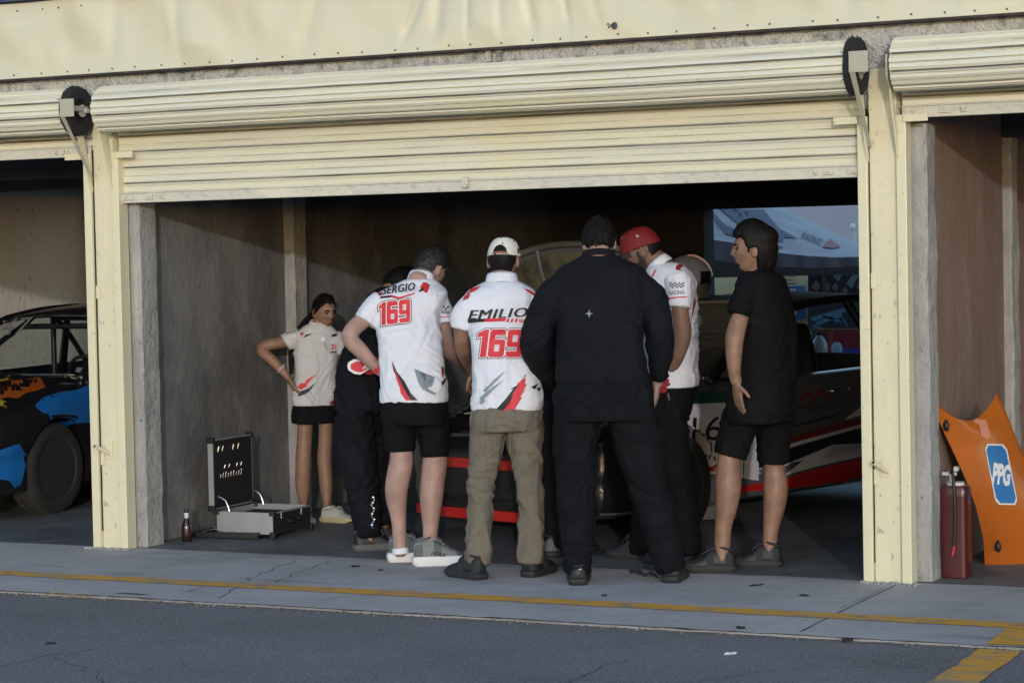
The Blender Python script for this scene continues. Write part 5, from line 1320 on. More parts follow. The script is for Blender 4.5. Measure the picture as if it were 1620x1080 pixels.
    # greenhouse
    a0, a1, b1, r1, r0 = (.70, 1.14, .875), (.585, 1.98, 1.262), (.58, 2.72, 1.325), (.55, 3.20, 1.305), (.67, 3.56, .92)
    for s in (-1, 1):
        S = lambda p: L(p[0]*s, p[1], p[2])
        for nm, pts, rd in (('front_pillar', (a0, (.655, 1.48, 1.085), a1), (.032, .026, .026)), ('roof_rail', (a1, (.585, 2.35, 1.308), b1, (.57, 2.95, 1.322), r1), (.026, .025, .025, .025, .028)), ('centre_pillar', ((.75, 2.86, .89), (.67, 2.80, 1.12), b1), (.034, .03, .028)), ('rear_pillar', (r1, (.62, 3.36, 1.10), r0), (.045, .06, .08))):
            g = G(); g.tube([S(p) for p in pts], rd, 12, flat=1.0); make(nm, g, roofm, car, smooth=True, auto=False)
        g = G(); g.prism([S(p) for p in ((.735, 1.34, .885), (.63, 1.75, 1.17), (.60, 2.02, 1.26), (.60, 2.68, 1.31), (.745, 2.80, .89))], X*s, .004); make('side_glass', g, GLASS, car)
        g = G(); g.prism([S(p) for p in ((.742, 2.90, .895), (.60, 2.77, 1.31), (.575, 3.15, 1.29), (.70, 3.40, .93))], X*s, .004); make('side_glass', g, GLASS, car)
    rows = []
    for y, w, z in ((1.94, .565, 1.245), (2.0, .58, 1.268), (2.3, .585, 1.305), (2.6, .58, 1.325), (2.9, .57, 1.328), (3.18, .55, 1.312), (3.30, .54, 1.285)):
        rows.append([L(x*w, y-(.07*(1-x*x)) if y < 2.05 else y, z+.045*(1-x*x)) for x in np.linspace(-1, 1, 17)])
    g = G(); g.slab(np.array(rows), UP, .02); ro = make('roof', g, roofm, car, smooth=True, auto=False); tr = Target(g.arr(), g.f)
    rows = []
    for u in np.linspace(0, 1, 10):
        y = 1.10+(1.94-1.10)*u; z = .885+(1.250-.885)*u**.92; w = .70+(.575-.70)*u
        rows.append([L(x*w, y-.10*(1-x*x)*(1-.3*u), z+.045*u*(1-x*x)) for x in np.linspace(-1, 1, 13)])
    g = G(); g.slab(np.array(rows), Yd, .004); 
    wg = make('windscreen', g, GLASS, car, smooth=True, auto=False); tw = Target(np.array(rows).reshape(-1, 3), [(i*13+j, i*13+j+1, (i+1)*13+j+1, (i+1)*13+j) for i in range(9) for j in range(12)])
    if glass_print: glass_print(tw, tr, wg, ro)
    g = G(); g.slab(np.array([[L(x*(.66-.10*u), 3.56-.30*u, .93+.35*u) for x in np.linspace(-1, 1, 7)] for u in np.linspace(0, 1, 5)]), Yd, .004); make('rear_glass', g, GLASS, car)
    # cage, seat, wheel, dash
    g = G()
    for s in (-1, 1):
        g.tube([L(s*.60, 1.35, .36), L(s*.60, 1.40, .80), L(s*.50, 2.05, 1.20), L(s*.50, 2.45, 1.26), L(s*.50, 3.2, .5)], .021, 10)
        g.tube([L(s*.52, 2.45, .36), L(s*.52, 2.45, 1.25)], .021, 10)
        g.tube([L(s*.58, 1.45, .62), L(s*.55, 2.44, .45)], .021, 10)
    g.tube([L(-.5, 2.45, 1.25), L(.5, 2.45, 1.25)], .021, 10); g.tube([L(-.5, 2.05, 1.20), L(.5, 2.05, 1.20)], .021, 10); g.tube([L(-.52, 2.45, .5), L(.5, 2.45, 1.2)], .021, 10)
    if not open_bonnet: make('roll_cage', g, PLA, car, smooth=True, auto=False)
    g = G(); Rr = []
    for y, z, w, d in ((1.86, .48, .22, .10), (2.15, .46, .23, .10), (2.30, .52, .23, .12), (2.38, .75, .24, .09), (2.42, .95, .22, .08), (2.45, 1.08, .16, .07), (2.46, 1.16, .12, .05)):
        Rr.append(np.array([L(.34+w*cos(t), y+(d*sin(t) if z > .6 else 0), z+(d*sin(t) if z <= .6 else d*.3*sin(t))) for t in np.arange(16)*pi/8]))
    g.rings(Rr); make('seat', g, PLA, car, smooth=True, auto=False)
    g = G(); g.tube([L(.34+.17*cos(t), 1.72-.06*sin(t), .84+.16*sin(t)) for t in np.linspace(0, 2*pi, 25)], .014, 8, smooth=1, round_end=False); g.tube([L(.34, 1.74, .84), L(.34, 1.42, .78)], .03, 10); g.box(L(.34, 1.73, .84), (.30, .02, .05), ax=AX); make('steering_wheel', g, PLA, car, smooth=True, auto=False)
    g = G(); g.box(L(0, 1.36, .80), (1.34, .22, .16), ax=AX, taper=.96); g.box(L(0, 2.3, .36), (1.3, 2.0, .02), ax=AX); make('dashboard', g, PLA, car, bevel=.01)
    if open_bonnet:
        g = G(); rr = random.Random(2)
        g.box(L(.05, .62, .52), (.46, .34, .26), ax=AX); g.box(L(.05, .62, .68), (.36, .22, .08), ax=AX); g.box(L(-.42, .75, .62), (.24, .2, .20), ax=AX); g.box(L(.40, .80, .60), (.26, .2, .2), ax=AX)
        g.box(L(0, .22, .50), (.9, .04, .22), ax=AX)
        for i in range(9):
            x = rr.uniform(-.5, .5); y = rr.uniform(.2, .9); g.tube([L(x, y, .55), L(x+rr.uniform(-.1, .1), y+.1, .72), L(x+rr.uniform(-.25, .25), y+rr.uniform(-.2, .2), .58)], rr.uniform(.012, .028), 8)
        g.tube([L(-.6, .16, .57), L(0, .13, .60), L(.6, .16, .57)], .02, 8)
        make('engine', g, BAY, car, smooth=True)
        g = G()
        for i in range(46):
            x = rr.uniform(-.55, .5); y = rr.uniform(.12, .5); z = rr.uniform(.52, .74) if y > .3 else rr.uniform(.52, .60); r = rr.uniform(.004, .010)
            g.ell(L(x, y, z), (r*rr.uniform(.6, 2.2), r, r*rr.uniform(.6, 2)), n=8, k=6)
        g.tube([L(-.5, .3, .70), L(-.2, .25, .73), L(.1, .3, .71)], .012, 8); g.tube([L(.2, .3, .66), L(.42, .22, .62)], .016, 8)
        make('fittings', g, CHR, car, smooth=True)
        # bonnet propped open, underside towards the viewer
        hi_ = radians(74); rows = []; hx = -.10
        for u in np.linspace(0, 1, 18):
            row = []
            for x in np.linspace(-1, 1, 27):
                w = .66-.03*u; e = .055*abs(x)**3.0
                l = .86*u-(.14*abs(x)**2.4)*u; n_ = -.05*(1-x*x)*sin(pi*min(1, u+.15))+e*.3
                row.append(L(hx+x*w, 1.10-l*cos(hi_)+n_*sin(hi_)*-1, .88+l*sin(hi_)-n_*cos(hi_)*.0))
            rows.append(row)
        Pn = np.array(rows)
        g = G(); g.slab(Pn, Yd*-1, .012); 
        bo = make('bonnet', g, body, car, smooth=True)
        g = G()
        edge = np.concatenate([Pn[2:, 0], Pn[-1, 1:-1], Pn[2:, -1][::-1]])-Yd*.03
        g.tube(edge, .020, 8, smooth=1, flat=.6); g.tube(Pn[9]-Yd*.03, .016, 8, smooth=1, flat=.6)
        for k in (7, 19): g.tube(Pn[2:, k]-Yd*.03, .015, 8, smooth=1, flat=.6)
        make('frame', g, M('grey primer', (.13, .13, .13), .55, bump=.002, bs=30), bo, smooth=True, auto=False)
        g = G(); g.slab(Pn[1:-1, 2:-2]-Yd*.020, Yd*-1, .004); make('underside', g, layered('stained underside', (.12, .105, .06), [((.20, .18, .12), (4, 4, 4), .5, .7, .7, 6), ((.03, .03, .028), (3, 3, 3), .5, .65, .9, 5)], rough=.22, bumps=[((6, 6, 6), .03)], spec=.7), bo, smooth=True)
        g = G(); g.tube([L(-.55, .5, .70), L(hx-.50, .98, 1.45)], .007, 8, smooth=1); make('prop_rod', g, CHR, car, smooth=True)
    else:
        make('bonnet', bon, body, car, smooth=True)
    # front end
    for s in (-1, 1):
        g = G(); g.ell(L(s*.62, .115, .555), (.13, .06, .075), ax=np.array([nrm(X+Yd*s*.6), nrm(Yd-X*s*.6), UP]), n=24, k=14); ho = make('headlight', g, M('lamp lens', (.16, .17, .18), .12, coat=1), car, smooth=True)
        g = G(); g.ell(L(s*.60, .085, .555), (.05, .045, .05), ax=AX, n=16, k=10); make('reflector', g, CHR, ho, smooth=True)
    if bumper: bumper(L, AX, car)
    return car, L, AX

def arc_bar(L, z0, z1, dep, m, car, nm, x0=-.62, x1=.62, y0=-.012):
    rows = []
    for z in (z0, z1):
        rows.append([L(x, y0+.09*max(0, abs(x)-.38)**1.0*2.0*max(0, abs(x)-.38)/.24*1.0, z) for x in np.linspace(x0, x1, 33)])
    g = G(); P = np.array(rows).transpose(1, 0, 2); Yd = nrm(L(0, 1, 0)-L(0, 0, 0)); g.slab(P, -Yd, dep); g2 = g; return make(nm, g, m, car, smooth=True, bevel=.004)
REDP = M('red paint', (.52, .018, .012), .3, coat=.5)
def bumper_mid(L, AX, car):
    arc_bar(L, .415, .475, .03, REDP, car, 'upper_strip', -.60, .60, -.005); arc_bar(L, .125, .185, .05, REDP, car, 'lower_strip', -.66, .66, -.035)
    arc_bar(L, .17, .45, .004, M('grille void', (.006, .006, .006), .9), car, 'grille_backing', -.52, .52, .000)
    g = G()
    for i in range(15):
        z = .195+i*.0155; pts = [L(x, -.008+.0, z+.0035*(1 if k % 2 else -1)) for k, x in enumerate(np.linspace(-.5, .5, 60))]; g.tube(pts, .0022, 4, smooth=1, round_end=False)
    make('grille_mesh', g, M('mesh grey', (.035, .035, .035), .5), car)
    g = G(); g.box(L(-.20, .05, .53), (.07, .02, .045), ax=AX); make('yellow_sticker', g, M('sticker yellow', (.45, .30, .02), .5, var=.6, vs=60), car)
    g = G(); g.box(L(.60, .015, .33), (.05, .03, .10), ax=AX); make('indicator', g, M('clear lens', (.5, .5, .5), .2), car, bevel=.01)

GREYP = M('grey car paint', (.10, .10, .105), .28, coat=.6, var=.05, vs=2)
def livery_mid(g, t):
    o = .004
    P = lambda pts, m, k=0: dpoly(g, t, pts, m, o+.0012*k, 6)
    P([(700, 560), (1078, 560), (1078, 900), (700, 900)], 2)
    for yy in (822, 827, 843): P([(944, yy), (968, yy), (968, yy+1.6), (944, yy+1.6)], 1, 1)
    P([(1080, 640), (1200, 634), (1200, 760), (1120, 748), (1096, 705)], 1)
    P([(1080, 622), (1200, 616), (1200, 633), (1080, 639)], 4)
    P([(1105, 742), (1160, 729), (1160, 737), (1107, 750)], 3, 1)
    dtext(g, t, '169', 1133, 677, 80, 38, -3, 2, bold=.0, shear=.1, off=o+.002, cell=5)
    for i in range(3): P([(1108+i*6, 726), (1112+i*6, 718), (1115+i*6, 718), (1111+i*6, 726)], 2, 2)
    P([(1210, 684), (1337, 651), (1320, 659), (1245, 678), (1210, 690)], 2)
    P([(1200, 706), (1420, 644), (1420, 654), (1200, 714)], 5); P([(1200, 715), (1420, 655), (1420, 659), (1200, 722)], 1)
    P([(1200, 723), (1420, 660), (1420, 698), (1310, 724), (1288, 731), (1318, 702), (1240, 735), (1200, 742)], 2)
    P([(1230, 742), (1318, 703), (1290, 732), (1420, 699), (1420, 708), (1290, 738), (1240, 752), (1270, 728), (1240, 735)], 1, 1)
    P([(1165, 752), (1210, 738), (1198, 745), (1205, 748), (1168, 756)], 1, 1)
    P([(1165, 770), (1240, 757), (1290, 742), (1420, 712), (1420, 762), (1290, 768), (1170, 778)], 3)
    P([(1335, 664), (1364, 641), (1420, 634), (1420, 641)], 1, 2); P([(1352, 680), (1420, 656), (1420, 662)], 1, 2)
    dtext(g, t, 'RACING', 1284, 642, 68, 11, -2, 2, bold=.0, shear=.2, off=o+.002, cell=5)
    P([(1262, 633), (1278, 618), (1286, 628), (1300, 612), (1312, 632), (1306, 632), (1299, 620), (1288, 634), (1278, 624), (1268, 634)], 5, 1)
    return [M('livery white', (.68, .68, .72), .3, coat=.5), M('livery black', (.012, .012, .014), .3, coat=.5), REDP, M('livery green', (.02, .07, .045), .35, coat=.4), M('livery maroon', (.22, .015, .025), .35, coat=.4)]
car, L1, AX1 = race_car('race_car', 'grey small racing car with 169 livery and open bonnet behind the crew', (2.13, .90), 17, GREYP, PLA, True, livery_mid, None, bumper_mid)

BLKP = M('black car paint', (.010, .009, .012), .25, coat=.6)
def livery_left(g, t):
    o = .005
    P = lambda pts, m, k=0: dpoly(g, t, pts, m, o+.0012*k, 6)
    bl = [(150, 605), (120, 617), (96, 620), (70, 628), (60, 636), (55, 642), (66, 652), (76, 655), (82, 664), (90, 674), (104, 676), (112, 670), (140, 668), (160, 671), (175, 660), (170, 600)]
    P(bl, 1); P([(80, 657), (100, 655), (122, 657), (124, 663), (105, 659), (84, 661)], 4, 1)
    P([(-30, 700), (0, 712), (24, 703), (31, 702), (35, 710), (42, 720), (40, 738), (36, 755), (33, 766), (28, 764), (24, 772), (14, 760), (4, 758), (-30, 760)], 1)
    P([(-30, 606), (0, 600), (22, 602), (55, 598), (64, 597), (56, 606), (72, 612), (58, 618), (40, 622), (28, 630), (10, 628), (0, 632), (-30, 640)], 2)
    P([(-30, 594), (18, 594), (20, 600), (-4, 604), (-30, 605)], 3, 1); P([(-30, 640), (0, 632), (15, 637), (8, 646), (-30, 655)], 3, 1)
    P([(94, 590), (108, 589), (106, 596), (101, 598), (96, 596)], 2, 1); P([(121, 581), (140, 582), (137, 591), (119, 588)], 5, 1); P([(112, 593), (129, 592), (128, 600), (121, 600), (120, 597), (111, 598)], 5, 1)
    return [M('splash blue', (.012, .13, .42), .3, coat=.5), M('splash orange', (.40, .09, .012), .3, coat=.5), M('splash yellow', (.50, .34, .02), .3, coat=.5), BLKP, M('sticker white', (.6, .6, .6), .5)]
def glass_left(tw, tr, wg, ro):
    g = G(); dtext(g, tw, '47', 28, 516, 52, 26, -4, 0, bold=.0, shear=.5, off=.006, cell=6)
    if g.n: make('number_print', g, M('window white', (.22, .22, .22), .6), wg)
    g = G(); dtext(g, tw, 'RACER', 14, 549, 26, 5, -2, 0, off=.006, shear=.3, cell=6)
    if g.n: make('team_print', g, MATS['window white'], wg)
    g = G(); dtext(g, tr, 'RACING', 78, 510, 44, 5, 2, 0, bold=.02, shear=.3, off=.006, cell=6); dtext(g, tr, 'CUP', 112, 511, 16, 5, 2, 1, bold=.02, shear=.3, off=.006, cell=6)
    if g.n: make('banner_print', g, [M('banner orange', (.35, .14, .02), .5), M('banner white', (.5, .5, .5), .5)], ro)
def bumper_left(L, AX, car):
    arc_bar(L, .10, .155, .05, M('lip yellow', (.50, .36, .02), .4, coat=.4), car, 'front_lip', -.70, .70, -.03)
    arc_bar(L, .20, .38, .004, M('grille void', (.006, .006, .006), .9), car, 'grille', -.45, .45, -.002)
race_car('race_car', 'black small racing car with blue, orange and yellow splashes in the left garage', (-2.16, .72), 0, BLKP, BLKP, False, livery_left, glass_left, bumper_left)

# ================================================================ OTHER THINGS
# aluminium tool case standing open
b0 = A(.435, .60, 0); u = nrm(A(1, .03, 0)); w = nrm(A(-.03, 1, 0)); AXC = np.array([u, w, UP])
t = thing('tool_case', b0+u*.19+w*.22, 'open aluminium tool case with black lined lid standing upright by the plaster wall', 'tool case')
ALU = M('brushed aluminium', (.34, .35, .36), .4, metal=.3, bump=.0006, bs=120, var=.08, vs=6); FOAM = M('black lining', (.008, .008, .009), .85, bump=.002, bs=60)
z0 = .03; hh = .125; LW, LD = .38, .45
for nm, c, sz in (('front_panel', (LW/2, 0, hh/2), (LW, .006, hh)), ('rear_panel', (LW/2, LD, hh/2), (LW, .006, hh))):
    g = G(); g.box(b0+u*c[0]+w*c[1]+UP*(z0+c[2]), sz, ax=AXC); make(nm, g, ALU, t, bevel=.001)
for x_ in (0, LW):
    g = G(); g.box(b0+u*x_+w*LD/2+UP*(z0+hh/2), (.006, LD, hh), ax=AXC); make('side_panel', g, FOAM if x_ else ALU, t)
g = G(); g.box(b0+u*LW/2+w*LD/2+UP*(z0+.004), (LW, LD, .008), ax=AXC); make('bottom_panel', g, FOAM, t)
g = G(); g.box(b0+u*LW/2+w*LD/2+UP*(z0+.05), (LW-.012, LD-.012, .09), ax=AXC); make('foam_insert', g, FOAM, t)
for x_, y_ in ((0, 0), (LW, 0), (0, LD), (LW, LD)):
    for zz in (0, hh): g = G(); g.box(b0+u*x_+w*y_+UP*(z0+zz), (.034, .034, .030), ax=AXC); make('corner_guard', g, PLA, t, bevel=.004)
    g = G(); g.box(b0+u*x_+w*y_+UP*(z0-.02), (.03, .03, .02), ax=AXC); make('foot', g, PLA, t)
g = G()
for a_, b_ in (((0, 0), (LW, 0)), ((0, LD), (LW, LD)), ((0, 0), (0, LD)), ((LW, 0), (LW, LD))):
    g.box(b0+u*(a_[0]+b_[0])/2+w*(a_[1]+b_[1])/2+UP*(z0+hh), (abs(b_[0]-a_[0])+.008, abs(b_[1]-a_[1])+.008, .008), ax=AXC)
make('rim', g, ALU, t)
g = G(); g.tube([b0+u*(LW+.004)+w*(LD/2-.06)+UP*(z0+.07), b0+u*(LW+.03)+w*(LD/2-.05)+UP*(z0+.06), b0+u*(LW+.03)+w*(LD/2+.05)+UP*(z0+.06), b0+u*(LW+.004)+w*(LD/2+.06)+UP*(z0+.07)], .008, 8); make('handle', g, PLA, t, smooth=True)
for q in (.10, .34):
    g = G(); g.box(b0+u*(LW+.006)+w*q+UP*(z0+hh-.02), (.008, .03, .04), ax=AXC); make('latch', g, CHR, t, bevel=.002)
lid0 = b0+UP*(z0+hh+.02)
g = G(); lx = -.035
g.box(lid0+u*(lx-.017)+w*LD/2+UP*.20, (.006, LD, .41), ax=AXC); g.box(lid0+u*lx+w*0+UP*.20, (.034, .006, .41), ax=AXC); g.box(lid0+u*lx+w*LD+UP*.20, (.034, .006, .41), ax=AXC); g.box(lid0+u*lx+w*LD/2+UP*.405, (.034, LD, .006), ax=AXC); g.box(lid0+u*lx+w*LD/2+UP*(-.005), (.034, LD, .006), ax=AXC)
ld = make('lid', g, ALU, t)
g = G(); g.box(lid0+u*(lx+.006)+w*LD/2+UP*.20, (.024, LD-.012, .40), ax=AXC); make('lining', g, FOAM, ld)
for y_ in (0, LD):
    for zz in (0, .405): g = G(); g.box(lid0+u*lx+w*y_+UP*zz, (.045, .034, .034), ax=AXC); make('corner_guard', g, PLA, ld, bevel=.004)
g = G(); rr = random.Random(3)
for y_, zz, hgt in ((.05, .35, .03), (.10, .35, .03), (.22, .35, .03), (.28, .35, .03), (.12, .24, .02), (.17, .24, .02), (.26, .24, .02), (.31, .24, .02)):
    g.tube([lid0+u*(lx+.020)+w*y_+UP*(zz-hgt/2), lid0+u*(lx+.025)+w*(y_+.004)+UP*(zz+hgt/2)], .0045, 8, smooth=1)
for i in range(9): g.tube([lid0+u*(lx+.020)+w*(.07+i*.03)+UP*.175, lid0+u*(lx+.024)+w*(.07+i*.03)+UP*(.195+.006*(i % 3))], .003, 6, smooth=1)
make('tools', g, CHR, ld, smooth=True)
for y_ in (.02, LD-.03):
    g = G(); g.tube([lid0+u*(lx+.03)+w*y_+UP*.07, lid0+u*(.05)+w*y_+UP*.045, lid0+u*.075+w*y_+UP*(-.02)], .006, 8, smooth=2); make('stay', g, CHR, t, smooth=True)
# open black tray of loose tools
c0 = onz(358, 852); c0 = c0+w*.10
t = thing('socket_tray', c0, 'open black plastic tray of loose sockets on the floor beside the beer bottle', 'tool tray')
AXT = np.array([nrm(A(1, .12, 0)), nrm(A(-.12, 1, 0)), UP])
g = G(); g.box(c0+UP*.012, (.40, .24, .02), ax=AXT)
for a_, sz in (((0, -.12), (.40, .012)), ((0, .12), (.40, .012)), ((-.2, 0), (.012, .24)), ((.2, 0), (.012, .24))): g.box(c0+AXT[0]*a_[0]+AXT[1]*a_[1]+UP*.025, (sz[0], sz[1], .036), ax=AXT)
g.box(c0-AXT[0]*.23-AXT[1]*.02+UP*.015, (.08, .16, .025), ax=AXT); make('tray', g, PLA, t, bevel=.004)
for i in range(16):
    g = G(); p = c0+AXT[0]*rr.uniform(-.17, .13)+AXT[1]*rr.uniform(-.09, .09)+UP*.032; a_ = rr.uniform(0, pi); d = AXT[0]*cos(a_)+AXT[1]*sin(a_); L_ = rr.uniform(.01, .06)
    g.tube([p-d*L_, p+d*L_*.2+UP*.008, p+d*L_+UP*rr.uniform(0, .02)], [.006, .005, .008], 8, smooth=1); make('socket', g, CHR, t, smooth=True)
# red and white packet
p = onz(395, 846)+UP*.0+w*.03; g = G(); axp = np.array([nrm(A(.95, .1, 0)), nrm(A(-.1, .95, 0)), UP])
g.box(p-axp[0]*.026+UP*.062, (.03, .05, .036), ax=axp, m=0); g.box(p+UP*.062, (.0225, .05, .036), ax=axp, m=1); g.box(p+axp[0]*.026+UP*.062, (.03, .05, .036), ax=axp, m=0)
tag(make('packet', g, [M('packet red', (.45, .02, .03), .5), M('packet white', (.7, .7, .7), .5)], bevel=.001), 'small red and white packet lying on the black tool tray', 'packet')
# beer bottle
p = onz(296, 857); g = G(); g.lathe([(.0, 0), (.026, .0), (.030, .006), (.030, .085), (.027, .105), (.015, .135), (.0125, .15), (.0125, .175), (.0145, .178), (.0145, .188), (0, .188)], p, n=28)
o = make('beer_bottle', g, M('brown glass', (.02, .009, .006), .12, coat=.8), smooth=True); tag(o, 'small brown beer bottle on the floor at the foot of the left pillar', 'bottle')
g = G(); g.lathe([(.0135, .142), (.0137, .145), (.0137, .172), (.0133, .174)], p, n=24); make('neck_label', g, M('foil label', (.6, .6, .6), .4), o, smooth=True)
g = G(); g.lathe([(.0, .185), (.0155, .186), (.016, .192), (.013, .198), (0, .199)], p, n=20); make('bottle_cap', g, M('cap blue', (.03, .03, .06), .4), o, smooth=True)
g = G(); g.lathe([(.0302, .04), (.0306, .042), (.0306, .082), (.0302, .084)], p, n=28); make('body_label', g, M('dark label', (.03, .012, .010), .4), o, smooth=True)

# helmet on a cabinet behind the men
cb = CAM+ray(1106, 600)*13.9; cb[2] = 0
t = thing('tool_cabinet', cb, 'dark metal cabinet carrying a racing helmet behind the man in the red cap', 'cabinet')
zt = (CAM+ray(1106, 474)*13.9)[2]; AXH = np.array([RT, FW, UP])
g = G(); g.box(cb+UP*zt/2, (.40, .40, zt-.03), ax=AXH); make('carcass', g, M('cabinet dark', (.012, .012, .014), .5), t, bevel=.004)
g = G(); g.box(cb+UP*(zt-.012), (.44, .44, .024), ax=AXH); make('worktop', g, M('worktop', (.05, .045, .04), .4), t, bevel=.003)
for i in range(5):
    g = G(); g.box(cb-FW*.203+UP*(zt-.12-i*.2), (.36, .012, .17), ax=AXH); dr = make('drawer', g, M('drawer front', (.012, .012, .014), .5), t, bevel=.003)
    g = G(); g.box(cb-FW*.215+UP*(zt-.07-i*.2), (.28, .014, .018), ax=AXH); make('handle', g, PLA, dr)
hc = CAM+ray(1088, 436)*13.8; hc[2] = zt+.135
g = G(); Rr = []
axh = rotm(75)
for i in range(1, 20):
    th = pi*i/20; z = -cos(th); R_ = sin(th) if z > -.35 else max(sin(th), .86)
    Rr.append(np.array([hc+(axh[0]*cos(a_)*.125+axh[1]*sin(a_)*.150)*R_+UP*max(z, -.9)*.138 for a_ in np.arange(32)*2*pi/32]))
g.rings(Rr); ho = make('helmet', g, M('helmet grey', (.16, .15, .15), .3, coat=.8), smooth=True, auto=False); tag(ho, 'grey racing helmet with pink stripe resting on the dark cabinet', 'helmet')
g = G(); g.tube([hc+axh[1]*(.152*cos(q))+UP*.140*sin(q)-FW*.0 for q in np.linspace(.15, 1.5, 12)], .026, 10, smooth=1, flat=.35); make('stripe', g, M('stripe pink', (.62, .42, .36), .35), ho, smooth=True, auto=False)
g = G(); g.tube([hc+axh[1]*(.156*cos(q))+UP*.146*sin(q)-FW*.0 for q in np.linspace(1.5, 2.3, 10)], .024, 10, smooth=1, flat=.35); make('vent', g, M('vent chrome', (.55, .52, .48), .15, metal=1), ho, smooth=True, auto=False)
g = G(); g.slab(np.array([[hc+(axh[0]*cos(a_)*.129+axh[1]*sin(a_)*.154)*cos(e)**.5+UP*(.138*sin(e)) for e in np.linspace(-.25, .30, 6)] for a_ in np.linspace(.25, pi-.25, 22)]), -FW, .003); make('visor', g, M('visor black', (.006, .006, .006), .15, coat=1), ho, smooth=True)

# table behind the car with water jug and boxes
tb = onY(1315, 600, 7.35)*A(1, 1, 0); zt = onY(1315, 590, 7.35)[2]
t = thing('folding_table', tb, 'dark folding table behind the racing car carrying a water jug', 'table')
g = G(); g.box(tb+UP*(zt-.015), (1.1, .5, .03)); make('table_top', g, PLA, t, bevel=.004)
for sx in (-.5, .5):
    for sy in (-.2, .2): g = G(); g.cyl(tb+A(sx, sy, 0), tb+A(sx, sy, zt-.03), .014); make('leg', g, PLA, t, smooth=True)
p = onY(1297, 590, 7.25); p[2] = zt
JUG = M('cloudy jug', (.50, .52, .58), .2, coat=.5)
g = G(); g.lathe([(q*.95, z*1.12) for q, z in [(0, 0), (.068, 0), (.072, .01)]+[(q, z) for k in range(4) for q, z in ((.072, .02+k*.035), (.066, .03+k*.035), (.072, .045+k*.035))]+[(.072, .20), (.068, .215), (.05, .25), (.028, .275), (.022, .29), (0, .29)]], p, n=32)
o = make('water_jug', g, JUG, smooth=True, auto=False); tag(o, 'cloudy ribbed water jug with black cap on the table behind the car', 'jug')
g = G(); g.lathe([(0, .32), (.027, .32), (.028, .35), (0, .352)], p, n=20); make('jug_cap', g, PLA, o, smooth=True)
for px, wd, h_, m, lab in ((1271, .14, .19, PLA, 'dark carton on the table at the left of the water jug'), (1326, .11, .15, PLA, 'black box on the table right of the water jug'), (1350, .13, .13, M('blue crate', (.05, .07, .32), .5), 'blue crate at the right end of the table')):
    q = onY(px, 590, 7.4); q[2] = zt; g = G(); g.box(q+UP*h_/2, (wd, .14, h_)); g.box(q+UP*(h_+.006), (wd+.012, .152, .012)); tag(make('box', g, m, bevel=.004), lab, 'box')

# orange bonnet leaning in the right garage
t = thing('leaning_bonnet', onz(1600, 893), 'orange car bonnet with blue PPG badge leaning in the right garage', 'car bonnet')
LE = [(1475, 634), (1483, 660), (1494, 685), (1505, 708), (1520, 740), (1535, 775), (1544, 802), (1550, 827), (1555, 848), (1557, 867), (1558, 895)]
RE = [(1576, 622), (1588, 646), (1598, 670), (1608, 697), (1622, 728), (1638, 765), (1650, 800), (1660, 825), (1668, 848), (1672, 868), (1672, 893)]
rows = []
for i in range(41):
    q = i/40*10; lx, ly = np.interp(q, range(11), [p[0] for p in LE]), np.interp(q, range(11), [p[1] for p in LE]); rx_, ry = np.interp(q, range(11), [p[0] for p in RE]), np.interp(q, range(11), [p[1] for p in RE]); row = []
    for j in range(31):
        v_ = j/30; x_ = lx+(rx_-lx)*v_; sag = (38*sin(pi*v_**1.25)**.8)*max(0, 1-q/2.2); y_ = ly+(ry-ly)*v_+sag
        yy = (.30+.47*(q/10)**1.0)*(1-v_)+(.78+.22*q/10)*v_-.05*sin(pi*v_)
        row.append(onY(x_, y_, yy))
    rows.append(row)
Pn = np.array(rows); g = G(); g.slab(Pn, A(0, 1, 0), -.014)
ORP = M('orange car paint', (.44, .115, .012), .32, coat=.5, bump=.0015, bs=6, var=.06, vs=3)
tt = Target(Pn.reshape(-1, 3), [(i*31+j, i*31+j+1, (i+1)*31+j+1, (i+1)*31+j) for i in range(40) for j in range(30)])
mo = make('panel', g, ORP, t, smooth=True)
g = G()
rr_ = lambda cx, cy, hw, hh_, sk, r=8: [(cx+x+sk*(y/hh_), cy+y+x*.02) for x, y in ((-hw+r*.6, -hh_), (hw-r*.6, -hh_), (hw, -hh_+r), (hw, hh_-r), (hw-r*.6, hh_), (-hw+r*.6, hh_), (-hw, hh_-r), (-hw, -hh_+r))]
dpoly(g, tt, rr_(1583.5, 750, 17.5, 48, 9.5), 1, .004); dpoly(g, tt, rr_(1583.5, 750, 15.5, 45.5, 9.5), 0, .006)
dtext(g, tt, 'PPG', 1584, 750, 30, 34, 9, 1, bold=.05, shear=-.18, off=.008); make('badge', g, [M('badge blue', (.025, .16, .42), .4), M('badge white', (.7, .7, .7), .4)], mo)
g = G(); dpoly(g, tt, [(1530, 662), (1560, 664), (1567, 690), (1562, 694), (1552, 690), (1549, 672)], 0, .004); make('number_print', g, M('print pink', (.60, .24, .15), .5), mo)
for cx, cy in ((1497, 673), (1579, 864)):
    g = G(); dpoly(g, tt, [(cx-3, cy-9), (cx+1, cy-10), (cx+5, cy-2), (cx+4, cy+7), (cx+1, cy+10), (cx-3, cy+5), (cx-4, cy-2)], 0, .006); c = g.arr().mean(0); g.ell(c-A(0, .008, 0), (.016, .012, .026), n=12, k=8); make('bonnet_pin', g, PLA, t, smooth=True)
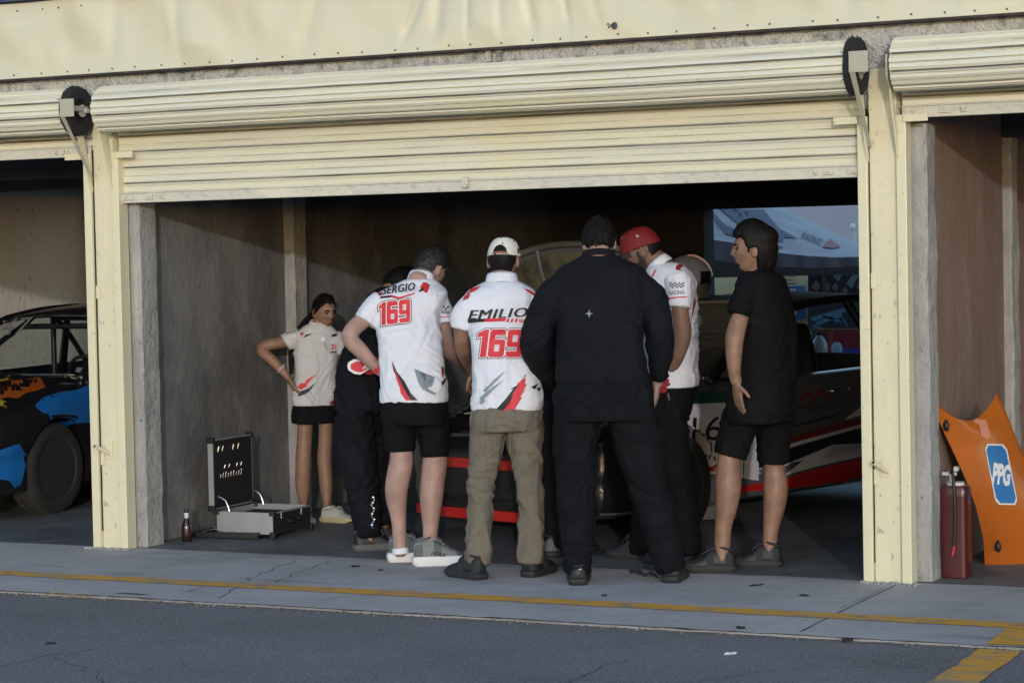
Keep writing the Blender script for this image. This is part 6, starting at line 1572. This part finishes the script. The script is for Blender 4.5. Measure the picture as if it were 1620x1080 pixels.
# red canister with hose
p = onz(1501, 914)+A(.03, .04, 0); t = thing('fuel_canister', p, 'dark red canister with white valve and black hose beside the right post', 'canister')
g = G(); Rr = []
for z, k in ((0, .9), (.008, 1), (.03, 1.0), (.10, .985), (.40, .985), (.44, 1.0), (.455, .93), (.46, .8)):
    Rr.append(np.array([p+A(np.sign(cos(a_))*abs(cos(a_))**.3*.066*k, np.sign(sin(a_))*abs(sin(a_))**.3*.068*k, z) for a_ in np.arange(32)*2*pi/32]))
g.rings(Rr); make('body', g, M('canister red', (.065, .004, .008), .4, coat=.4, var=.1, vs=8), t, smooth=True)
g = G(); g.cyl(p+UP*.455, p+UP*.475, .045, 24); g.cyl(p+UP*.475-A(.02, 0, 0), p+UP*.53-A(.02, 0, 0), .014, 14); g.box(p+A(-.03, 0, .515), (.07, .022, .016)); g.box(p+A(.005, 0, .54), (.02, .03, .022)); make('valve', g, M('valve white', (.55, .55, .55), .4), t, smooth=True)
g = G(); g.tube([p+A(-.02, -.01, .52), p+A(.0, -.06, .53), p+A(.012, -.075, .45), p+A(.015, -.075, .30), p+A(.008, -.075, .16)], .008, 10); make('hose', g, PLA, t, smooth=True)
g = G(); g.tube([p+A(.008, -.075, .16), p+A(.0, -.076, .12)], .009, 10, smooth=1); make('hose_end', g, M('hose end red', (.35, .03, .03), .5), t, smooth=True)
g = G(); q = onz(1505, 914); g.slab(np.array([[q+A(x, y, .004+.02*(y+.02)) for y in (-.02, 0, .02)] for x in (-.03, 0, .03)]), UP, .001); tag(make('paper_label', g, M('label print', (.45, .45, .47), .7, var=.7, vs=160)), 'small printed white label at the foot of the red canister', 'label')
# odds and ends by the shoes
g = G(); P = [onz(1000, 907), onz(1012, 909), onz(1020, 912), onz(1030, 911), onz(1040, 915)]; g.tube([q+UP*(.008+.012*(i % 2)) for i, q in enumerate(P)], .006, 8)
for q in P[:4]: g.ell(q+UP*.012, (.018, .010, .010), n=8, k=5)
tag(make('rag_strip', g, BLK, smooth=True), 'knotted black strip on the floor between the broad man\'s shoes', 'rag')
